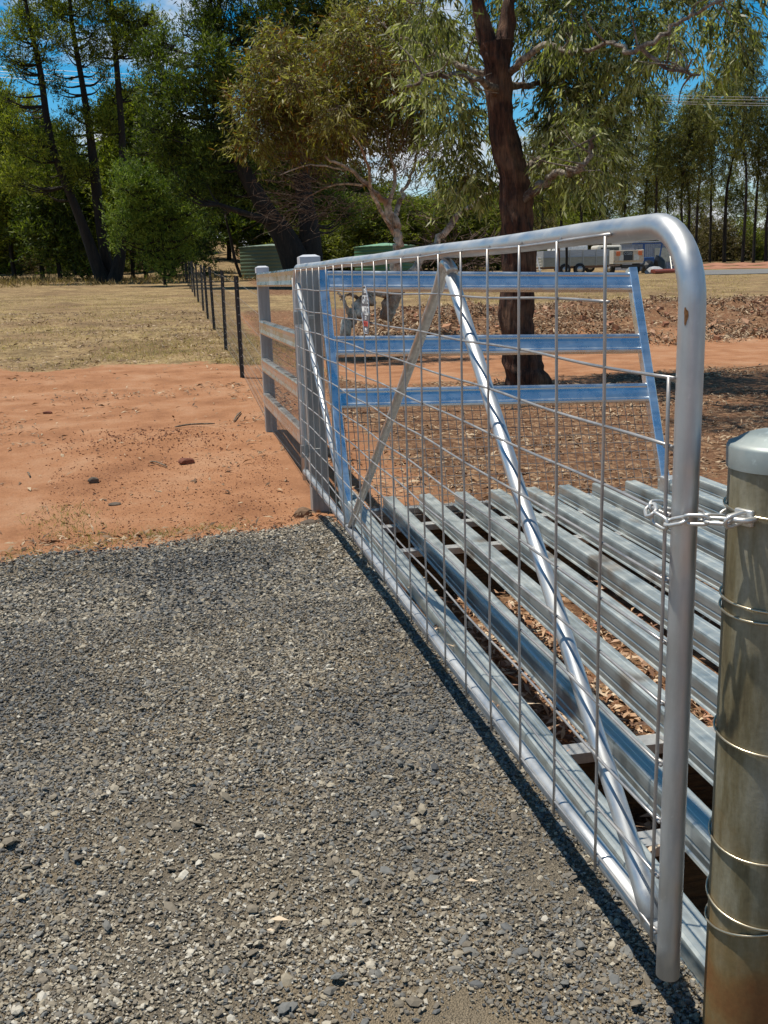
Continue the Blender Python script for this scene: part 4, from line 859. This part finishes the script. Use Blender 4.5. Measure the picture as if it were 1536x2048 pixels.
kinds = [bgtree('cone', 101, 13, 2.9, 24000, PINE, 'cypress pine in the dense forest behind the left paddock', group='cypress pines of the left forest', name='forest_pine'),
         bgtree('cone', 102, 11, 2.7, 22000, DPINE, 'cypress pine in the dense forest behind the left paddock', group='cypress pines of the left forest', name='forest_pine', low=.12),
         bgtree('round', 103, 10, 2.9, 22000, MID, 'bushy mid-green tree behind the pale gum', group='bushy trees of the centre background', name='forest_tree', low=.1),
         bgtree('slender', 104, 14, 1.9, 8000, SLN, 'slender tall dark-trunked tree of the right-hand treeline', group='slender trees of the right treeline', name='slender_tree', trunk_r=.15, low=.5, droop=.6, up=0, Lr=(.18, .42), asp=.16),
         bgtree('slender', 105, 13, 2.0, 7500, SLN, 'slender tall dark-trunked tree of the right-hand treeline', group='slender trees of the right treeline', name='slender_tree', trunk_r=.12, low=.45, droop=.6, up=0, Lr=(.18, .42), asp=.16),
         bgtree('round', 106, 3.4, 2.0, 9000, BRN, 'low dry shrub among the trunks of the treeline', 'shrub', group='shrubs under the treeline', name='shrub', trunk_r=.05, low=.05, Lr=(.15, .35)),
         bgtree('round', 107, 4.6, 2.3, 11000, MID, 'low green shrub among the trunks of the treeline', 'shrub', group='green shrubs under the treeline', name='green_shrub', trunk_r=.06, low=.05, Lr=(.15, .35))]
used = {}
def place(k, px_, Y, s, rz, label=None, sz=None, row=None):
    x = at(px_, 555, Y)[0]; root = kinds[k]; group = GRP[row]; label = label or ROW[row]
    if k not in used:
        used[k] = 1; root.location = (x, Y, gbase(x, Y)); root.rotation_euler = (0, 0, rz); root.scale = (s, s, sz or s)
        root['label'] = label; root['group'] = group
        return root
    return dup(root, x, Y, rz, s, label, group, sz)
gB = np.random.default_rng(7)
# left forest rows
ROW = {'l1': 'dark cypress pine in the nearest row of the forest behind the left paddock', 'l2': 'dark cypress pine in the middle rows of the left forest, behind the nearest row', 'l3': 'far cypress pine at the back of the left forest, only its top and trunk showing', 'c1': 'bushy mid-green tree in the row behind the pale gum', 'c2': 'distant bushy tree behind the row at the back of the pale gum', 'r1': 'slender dark-trunked tree in the front row of the right-hand treeline', 'r2': 'slender tree in the back row of the right-hand treeline, seen between nearer trunks', 's1': 'low shrub among the trunks of the right-hand treeline', 's2': 'low shrub at the foot of the left and centre forest'}
GRP = {'l1': 'nearest row of the left forest', 'l2': 'middle rows of the left forest', 'l3': 'back of the left forest', 'c1': 'trees behind the pale gum', 'c2': 'distant centre trees', 'r1': 'front row of the right treeline', 'r2': 'back row of the right treeline', 's1': 'shrubs under the right treeline', 's2': 'shrubs at the foot of the left and centre forest'}
for px_ in (-60, -10, 35, 80, 130, 175, 262, 300, 345, 385): place(int(gB.integers(0, 2)), px_+gB.uniform(-10, 10), gB.uniform(60, 68), gB.uniform(.75, .95), gB.uniform(0, 6), sz=gB.uniform(.62, .85), row='l1')
for px_ in (-40, 0, 50, 100, 150, 200, 240, 285, 330, 350, 450, 530, 590, 650, 720): place(int(gB.integers(0, 2)), px_+gB.uniform(-12, 12), gB.uniform(76, 95), gB.uniform(.95, 1.15), gB.uniform(0, 6), sz=gB.uniform(.75, .95), row='l2')
for px_ in (-30, 40, 110, 170, 230, 290, 340, 372, 402, 430, 470, 510, 560, 610, 670, 740): place(int(gB.integers(0, 2)), px_+gB.uniform(-14, 14), gB.uniform(105, 125), gB.uniform(1.2, 1.45), gB.uniform(0, 6), sz=gB.uniform(.85, 1.1), row='l3')
# centre background
for px_ in (640, 690, 740, 800, 850, 900, 950, 990): place(2, px_+gB.uniform(-10, 10), gB.uniform(66, 76), gB.uniform(.8, 1.0), gB.uniform(0, 6), sz=gB.uniform(.45, .62), row='c1')
for px_ in (600, 660, 760, 820, 880, 930, 985, 1050, 1100, 1150): place(2, px_, gB.uniform(90, 105), gB.uniform(1.1, 1.3), gB.uniform(0, 6), sz=gB.uniform(.6, .85), row='c2')
# right treeline
sp_lab = {1445: 'thick straight dark trunk, tallest of the right-hand treeline', 1503: 'curved slender trunk at the far right of the treeline', 1248: 'slender trunk right of the gum foliage, above the shed'}
kk = 1.14
for px_, s, sz in ((1085, 1, .8), (1120, 1, .85), (1160, 1.0, .8), (1200, 1, .85), (1248, 1, .92), (1288, .9, .9), (1308, 1, .95), (1333, .9, .85), (1358, 1, .95), (1373, .9, .9), (1390, 1, .95), (1418, 1.05, 1.22), (1447, 1.2, 1.15), (1483, 1, 1.25), (1505, 1, .92), (1530, 1, .8), (1560, 1, .9), (1600, 1, 1)):
    place(3+int(gB.integers(0, 2)), px_, 80+gB.uniform(-3, 5), s, gB.uniform(0, 6), sp_lab.get(px_), sz*1.14, row='r1')
for px_ in np.arange(1060, 1640, 38): place(3+int(gB.integers(0, 2)), px_+gB.uniform(-9, 9), gB.uniform(96, 118), 1.05, gB.uniform(0, 6), sz=gB.uniform(.6, .95), row='r2')
for px_ in np.arange(1050, 1640, 36): place(5+int(gB.random() < .4), px_+gB.uniform(-9, 9), gB.uniform(86, 98), gB.uniform(.9, 1.3), gB.uniform(0, 6), sz=gB.uniform(.7, 1.15), row='s1')
for px_ in np.arange(-60, 1050, 46):
    if not 380 < px_ < 500: place(5+int(gB.random() < .5), px_+gB.uniform(-9, 9), gB.uniform(80, 100), gB.uniform(.9, 1.3), gB.uniform(0, 6), sz=gB.uniform(.5, .9), row='s2')

# ------------------------------------------------------------------ water tanks
def tank(px0, px1, ytop, Y, col, label, apex, seed):
    a = at(px0, 555, Y); b2 = at(px1, 555, Y); c = (a+b2)/2; r = abs(b2[0]-a[0])/2; z0 = gbase(c[0], Y)-.05; z1 = at((px0+px1)/2, ytop, Y-r)[2]
    t = empty('water_tank', (c[0], Y, z0), label, 'water tank'); mb = MB(); n = 48; k = 64; th = np.linspace(0, 2*np.pi, n, endpoint=False); V = []
    for i in range(k+1):
        z = z0+(z1-z0)*i/k; rr = r+.035*abs(math.sin(i/k*math.pi*9)); V += [(c[0]+rr*math.cos(x), Y+rr*math.sin(x), z) for x in th]
    mb.add(V, [(i*n+j, i*n+(j+1) % n, (i+1)*n+(j+1) % n, (i+1)*n+j) for i in range(k) for j in range(n)]); mb.build('wall', plain('tank green '+str(seed), col, .55, 0, .12, 2), t, smooth=True)
    rb = MB(); V = []
    for rr, z in ((r+.07, z1-.03), (r+.08, z1+.02), (r*.5, z1+apex*.6), (.15, z1+apex), (.01, z1+apex)):
        V += [(c[0]+rr*math.cos(x), Y+rr*math.sin(x), z+(.012*(j % 2))) for j, x in enumerate(th)]
    rb.add(V, [(i*n+j, i*n+(j+1) % n, (i+1)*n+(j+1) % n, (i+1)*n+j) for i in range(4) for j in range(n)]); rb.build('roof', plain('tank roof '+str(seed), tuple(min(1, v*1.7+.09) for v in col), .5, .1, .15, 3), t)
    return t
tank(483, 605, 492, 57, (.085, .12, .075), 'dark green ribbed water tank left of the pale gum, behind a leaning trunk', .15, 1)
tank(712, 828, 492, 57, (.06, .16, .08), 'green ribbed water tank with pale conical roof behind the pale gum trunk', .2, 2)

# ------------------------------------------------------------------ yard: trailer, truck, shed and clutter
def yz(px_, Y): x = at(px_, 555, Y)[0]; return x, gbase(x, Y)
def wheel(parent, x, y, z, r, wd, axis='y', name='wheel'):
    ax = np.array([0, 1., 0]) if axis == 'y' else np.array([1., 0, 0])
    mb = MB(); c = np.array([x, y, z]); tube(mb, [c-ax*wd/2, c-ax*wd*.4, c+ax*wd*.4, c+ax*wd/2], [r*.93, r, r, r*.93], 20); o = mb.build(name, plain('tyre', (.02, .02, .02), .8), parent, smooth=True)
    rm_ = MB(); tube(rm_, [c-ax*(wd/2+.01), c+ax*(wd/2+.01)], r*.52, 14); rm_.build('rim', plain('rim', (.5, .5, .5), .4, .5), o, smooth=True)
Yt = 50.
x0, z0 = yz(1087, Yt); x1, _ = yz(1217, Yt); 
tr = empty('box_trailer', ((x0+x1)/2, Yt, z0), 'grey high-sided tandem box trailer parked beyond the field', 'trailer')
gsh = galv('trailer upper panel', (.42, .45, .5), (3, 3, 30), .4, .55, .2); gsl = galv('trailer lower panel', (.30, .31, .28), (3, 3, 30), .3, .6, .3)
dpt = 1.7
lb_ = MB(); box(lb_, (x0, Yt, z0+.48), (x1, Yt+dpt, z0+.93), .01); lb_.build('tub', gsl, tr)
ub_ = MB(); 
for a, b2 in (((x0, Yt+.005, z0+.95), (x1, Yt+.045, z0+1.30)), ((x0, Yt+dpt-.04, z0+.95), (x1, Yt+dpt, z0+1.30)), ((x0, Yt+.05, z0+.95), (x0+.04, Yt+dpt-.05, z0+1.30)), ((x1-.04, Yt+.05, z0+.95), (x1, Yt+dpt-.05, z0+1.30))): box(ub_, a, b2)
ub_.build('side_panel', gsh, tr)
rb_ = MB()
for k in range(6): xx = x0+(x1-x0)*k/5; box(rb_, (xx-.02, Yt-.03, z0+.46), (xx+.02, Yt-.002, z0+1.31))
box(rb_, (x0-.02, Yt-.035, z0+.93), (x1+.02, Yt-.004, z0+.955)); rb_.build('rib', plain('trailer rib', (.35, .36, .36), .5, .4), tr)
cb_ = MB(); box(cb_, (x0-.2, Yt+.1, z0+.36), (x1+.05, Yt+dpt-.1, z0+.47)); cb_.build('chassis', plain('chassis rust', (.16, .09, .06), .7), tr)
for px_ in (1130, 1159): xx, _ = yz(px_, Yt); wheel(tr, xx, Yt+.05, z0+.31, .31, .2)
db = MB(); tube(db, [(x1, Yt+.6, z0+.42), (x1+1.0, Yt+.8, z0+.45)], .04, 6); db.build('drawbar', plain('drawbar', (.12, .08, .06), .6), tr)
Yu = 51.; ux0, uz = yz(1223, Yu); ux1, _ = yz(1292, Yu); um = (ux0+ux1)/2; hw = .88
ut = empty('utility_truck', (um, Yu, uz), 'white utility truck seen from behind with orange tail lights, beside the trailer', 'truck')
whp = plain('cream paint', (.62, .58, .50), .4, 0, .1); 
mb = MB(); box(mb, (um-hw, Yu+.1, uz+.55), (um+hw, Yu+2.4, uz+.68), .01); box(mb, (um-hw, Yu+.1, uz+.68), (um-hw+.05, Yu+2.4, uz+1.28), .01); box(mb, (um+hw-.05, Yu+.1, uz+.68), (um+hw, Yu+2.4, uz+1.28), .01); mb.build('tray', whp, ut)
mb = MB(); box(mb, (um-hw, Yu+.02, uz+.66), (um+hw, Yu+.095, uz+1.26), .02); mb.build('tailgate', plain('rusty cream paint', (.58, .48, .36), .5, 0, .25), ut)
mb = MB(); box(mb, (um-hw+.05, Yu+2.45, uz+.5), (um+hw-.05, Yu+4.3, uz+1.05), .08); box(mb, (um-hw+.12, Yu+2.5, uz+1.05), (um+hw-.12, Yu+3.5, uz+1.62), .12); mb.build('cab', whp, ut)
mb = MB(); box(mb, (um-.55, Yu+2.485, uz+1.15), (um+.55, Yu+2.496, uz+1.5)); mb.build('rear_window', plain('dark glass', (.02, .025, .03), .1), ut)
for s in (-1, 1):
    mb = MB(); cx = um+s*(hw-.24); box(mb, (cx-.11, Yu-.03, uz+.98), (cx+.11, Yu+.018, uz+1.2), .01); mb.build('tail_light', plain('orange lens', (.75, .16, .03), .3, 0, .1), ut)
    mb = MB(); box(mb, (um+s*.42-.16, Yu-.012, uz+.72), (um+s*.42+.16, Yu+.018, uz+1.02), .004); mb.build('sticker_panel', plain('pale sticker', (.62, .62, .58), .5, 0, .25, 25), ut)
    wheel(ut, um+s*(hw-.14), Yu+.7, uz+.33, .34, .22, 'x')
mb = MB(); box(mb, (um-.34, Yu-.02, uz+.72), (um+.20, Yu+.018, uz+1.2), .004); npl = mb.build('number_plate', plain('black plate', (.03, .035, .04), .5), ut)
text('CG05', .2, (um-.07, Yu-.023, uz+1.08), (1, 0, 0), (0, 0, 1), plain('plate digits', (.42, .45, .47), .5), 'plate_digits', npl)
mb = MB(); box(mb, (um-hw, Yu+.05, uz+.36), (um+hw, Yu+.15, uz+.5), .01); box(mb, (um-.45, Yu-.02, uz+.3), (um+.2, Yu+.04, uz+.5)); mb.build('bumper', plain('dark bumper', (.03, .028, .026), .6), ut)
# white vehicle behind the trailer
Yv = 56; vx, vz = yz(1150, Yv)
vh = empty('white_van', (vx, Yv, vz), 'white vehicle with only its roof showing above the trailer', 'van')
mb = MB(); box(mb, (vx-1.6, Yv, vz+.35), (vx+1.4, Yv+1.7, vz+1.15), .15); box(mb, (vx-1.2, Yv+.1, vz+1.15), (vx+.9, Yv+1.6, vz+1.72), .2); mb.build('body', plain('white paint', (.8, .8, .8), .3), vh)
for s in (-1, 1): wheel(vh, vx+s*.95, Yv+.1, vz+.32, .32, .2)
# white rail stack at left of the trailer
Yq = 49.5; qx, qz = yz(1072, Yq)
wr2 = empty('white_gate_panel', (qx, Yq, qz), 'white rail panel leaning between the gum trunk and the trailer', 'panel')
mb = MB()
for k in range(6): tube(mb, [(qx-.6, Yq+.05*k, qz+.2+.15*k), (qx+.35, Yq+.05*k, qz+.2+.15*k)], .025, 6)
mb.build('rail', whp, wr2); mb = MB(); tube(mb, [(qx-.6, Yq, qz), (qx-.6, Yq+.3, qz+1.1)], .03, 6); tube(mb, [(qx+.3, Yq, qz), (qx+.05, Yq+.3, qz+1.25)], .05, 6); mb.build('stile', plain('white stile', (.75, .75, .75), .5), wr2)
# timber posts before the trailer
for px_, top_, wp, lab in ((1115, 470, .17, 'red-brown timber post in front of the trailer, the lighter one'), (1132, 470, .11, 'thin dark timber post in front of the trailer')):
    Yw = 48.5; wx2, wz2 = yz(px_, Yw); mb = MB(); tube(mb, [(wx2, Yw, wz2-.2), (wx2+.03, Yw, wz2+1), (wx2, Yw, at(px_, top_, Yw)[2])], wp/2+.02, 8, wob=.08)
    tag(mb.build('timber_post', barkmat('rb post', (.07, .03, .02), (.2, .09, .055), (9, 9, 2)) if wp > .15 else pbark, base=(wx2, Yw, wz2)), lab, 'post')
# shed
Ys = 58.; sx0, sz0 = yz(1268, Ys); sx1, _ = yz(1352, Ys)
sh = empty('shed', ((sx0+sx1)/2, Ys, sz0), 'small grey corrugated iron shed behind the truck', 'shed')
mb = MB(); zt = at(1310, 484, Ys)[2]; xs_ = np.linspace(sx0, sx1, 90); V = [(x, Ys+.03*math.sin(i*1.6), z) for z in (sz0, zt) for i, x in enumerate(xs_)]
mb.add(V, [(i, i+1, 91+i, 90+i) for i in range(89)]); ys_ = np.linspace(Ys, Ys+3, 90)
for xx, s in ((sx0, 1), (sx1, -1)):
    V = [(xx+.03*math.sin(i*1.6), y, z) for z in (sz0, zt) for i, y in enumerate(ys_)]; mb.add(V, [(i, i+1, 91+i, 90+i) for i in range(89)])
mb.build('wall', plain('grey iron sheet', (.34, .36, .42), .5, .3), sh)
mb = MB(); box(mb, (sx0-.1, Ys-.15, zt+.002), (sx1+.1, Ys+3.1, zt+.06)); mb.build('roof', plain('roof iron', (.5, .52, .55), .4, .4), sh)
mb = MB(); dx = (sx0+sx1)/2; box(mb, (dx-.1, Ys-.06, sz0+.5), (dx+1.1, Ys-.035, zt-.35)); mb.build('pale_panel', plain('cream panel', (.5, .47, .38), .5), sh)
mb = MB(); box(mb, (sx1-.1, Ys-.1, sz0), (sx1+.02, Ys-.05, sz0+.5)); mb.build('corner_board', plain('rust board', (.32, .1, .05), .7), sh)
# blue steel frame
Yf = 54.; fx0, fz0 = yz(1286, Yf); fx1, _ = yz(1322, Yf); ft = at(1300, 488, Yf)[2]
bf = empty('blue_steel_frame', ((fx0+fx1)/2, Yf, fz0), 'blue steel frame with flat top bar standing before the shed', 'frame'); blu = plain('blue paint', (.03, .09, .26), .45)
mb = MB(); box(mb, (fx0-.04, Yf-.04, fz0), (fx0+.05, Yf+.04, ft)); mb.build('upright', blu, bf); mb = MB(); extr(mb, [(-.035, -.03), (.035, -.03), (.035, .03), (-.035, .03)], (fx1-.25, Yf, fz0), (fx1, Yf, ft), (1, 0, 0), (0, 1, 0)); mb.build('upright', blu, bf)
mb = MB(); box(mb, (fx0-.7, Yf-.05, ft), (fx1+.4, Yf+.05, ft+.07)); mb.build('top_bar', blu, bf); mb = MB(); box(mb, (fx0-.1, Yf-.3, fz0+.35), (fx0+.55, Yf-.06, fz0+.85), .03); mb.build('blue_box', blu, bf)
# bags, tarp, pipe, ladder
tarpb = plain('black plastic', (.01, .01, .011), .4); tarpg = plain('grey sheet', (.42, .42, .43), .5)
bx, bz = yz(1318, 52.5); boulder('black_bag', (bx, 52.5, bz), .38, .35, .75, tarpb, 'tall bulging black bag left of the shed corner', 'bag', 81)
bx, bz = yz(1296, 52.8); boulder('black_bag', (bx, 52.8, bz), .55, .4, .5, tarpb, 'wide low black bag next to the truck', 'bag', 82)
bx, bz = yz(1307, 51.2); boulder('grey_tarp', (bx, 51.2, bz), .6, .35, .28, tarpg, 'crumpled grey tarpaulin on the ground before the black bags', 'tarpaulin', 83)
bx, bz = yz(1309, 50.3); bx2, _ = yz(1362, 50.3); mb = MB(); 
for k in range(3): tube(mb, [(bx, 50.3+.2*k, bz+.12+.02*k), (bx2, 50.3+.2*k, bz+.12+.02*k)], .1, 10)
tag(mb.build('steel_pipe', plain('red oxide', (.2, .05, .035), .6), base=(bx, 50.3, bz)), 'bundle of red oxide pipes lying before the shed', 'pipes')
lx, lz = yz(1344, 53); la = empty('ladder', (lx, 53, lz), 'white ladder leaning by the shed corner', 'ladder'); mb = MB()
for o_x in (0, .4): tube(mb, [(lx+o_x, 53, lz), (lx+.5+o_x*.8, 54.5, lz+1.6)], .03, 5)
mb.build('stile', whp, la); mb = MB()
for k in range(6): s = (k+.5)/6; tube(mb, [(lx+.5*s, 53+1.5*s, lz+1.6*s), (lx+.4+.42*s, 53+1.5*s, lz+1.6*s)], .02, 4)
mb.build('rung', whp, la)
# far paved road and red earth banks at right
def strip(pa, pb_, Ya, Yb_, name, matl, lift, hh=0):
    mb = MB(); n = 40; V = []
    for i in range(n+1):
        t = i/n
        for Y in (Ya, (Ya+Yb_)/2, Yb_):
            x = at(pa+(pb_-pa)*t, 555, Y)[0]; V.append((x, Y, float(ground_z(x, Y))+lift+(hh*(1+.4*math.sin(i*1.3)) if Y not in (Ya, Yb_) else 0)))
    mb.add(V, [(i*3+j, (i+1)*3+j, (i+1)*3+j+1, i*3+j+1) for i in range(n) for j in range(2)]); return tag(mb.build(name, matl, smooth=True), kind='structure')
strip(1385, 1800, 46.5, 56, 'paved_road', plain('old asphalt', (.16, .155, .15), .9), .03)
rs = plain('orange earth', (.33, .15, .085), .95, 0, .35, 1)
strip(1370, 1800, 59, 64, 'earth_bank', rs, .02, .10); strip(1365, 1800, 68, 76, 'earth_bank', rs, .02, .12)
# power lines
for (a, b2, Y, lab, ks) in (((-300, 112), (700, 160), 60, 'thin pale power line crossing the trees at top left', (0, 9, 14, 20)), ((900, 178), (2000, 195), 74, 'thin pale power line crossing the right-hand treeline', (0, 5, 11, 15))):
    mb = MB()
    for k in ks: A, B = at(a[0], a[1]+k, Y), at(b2[0], b2[1]+k*1.2, Y); tube(mb, smoothpath([A, (A+B)/2-(0, 0, .25), B], 10), .012, 4, False)
    tag(mb.build('power_line', plain('cable', (.6, .6, .6), .5, .3), base=A), lab, 'cable')
print('objects', len(bpy.data.objects))
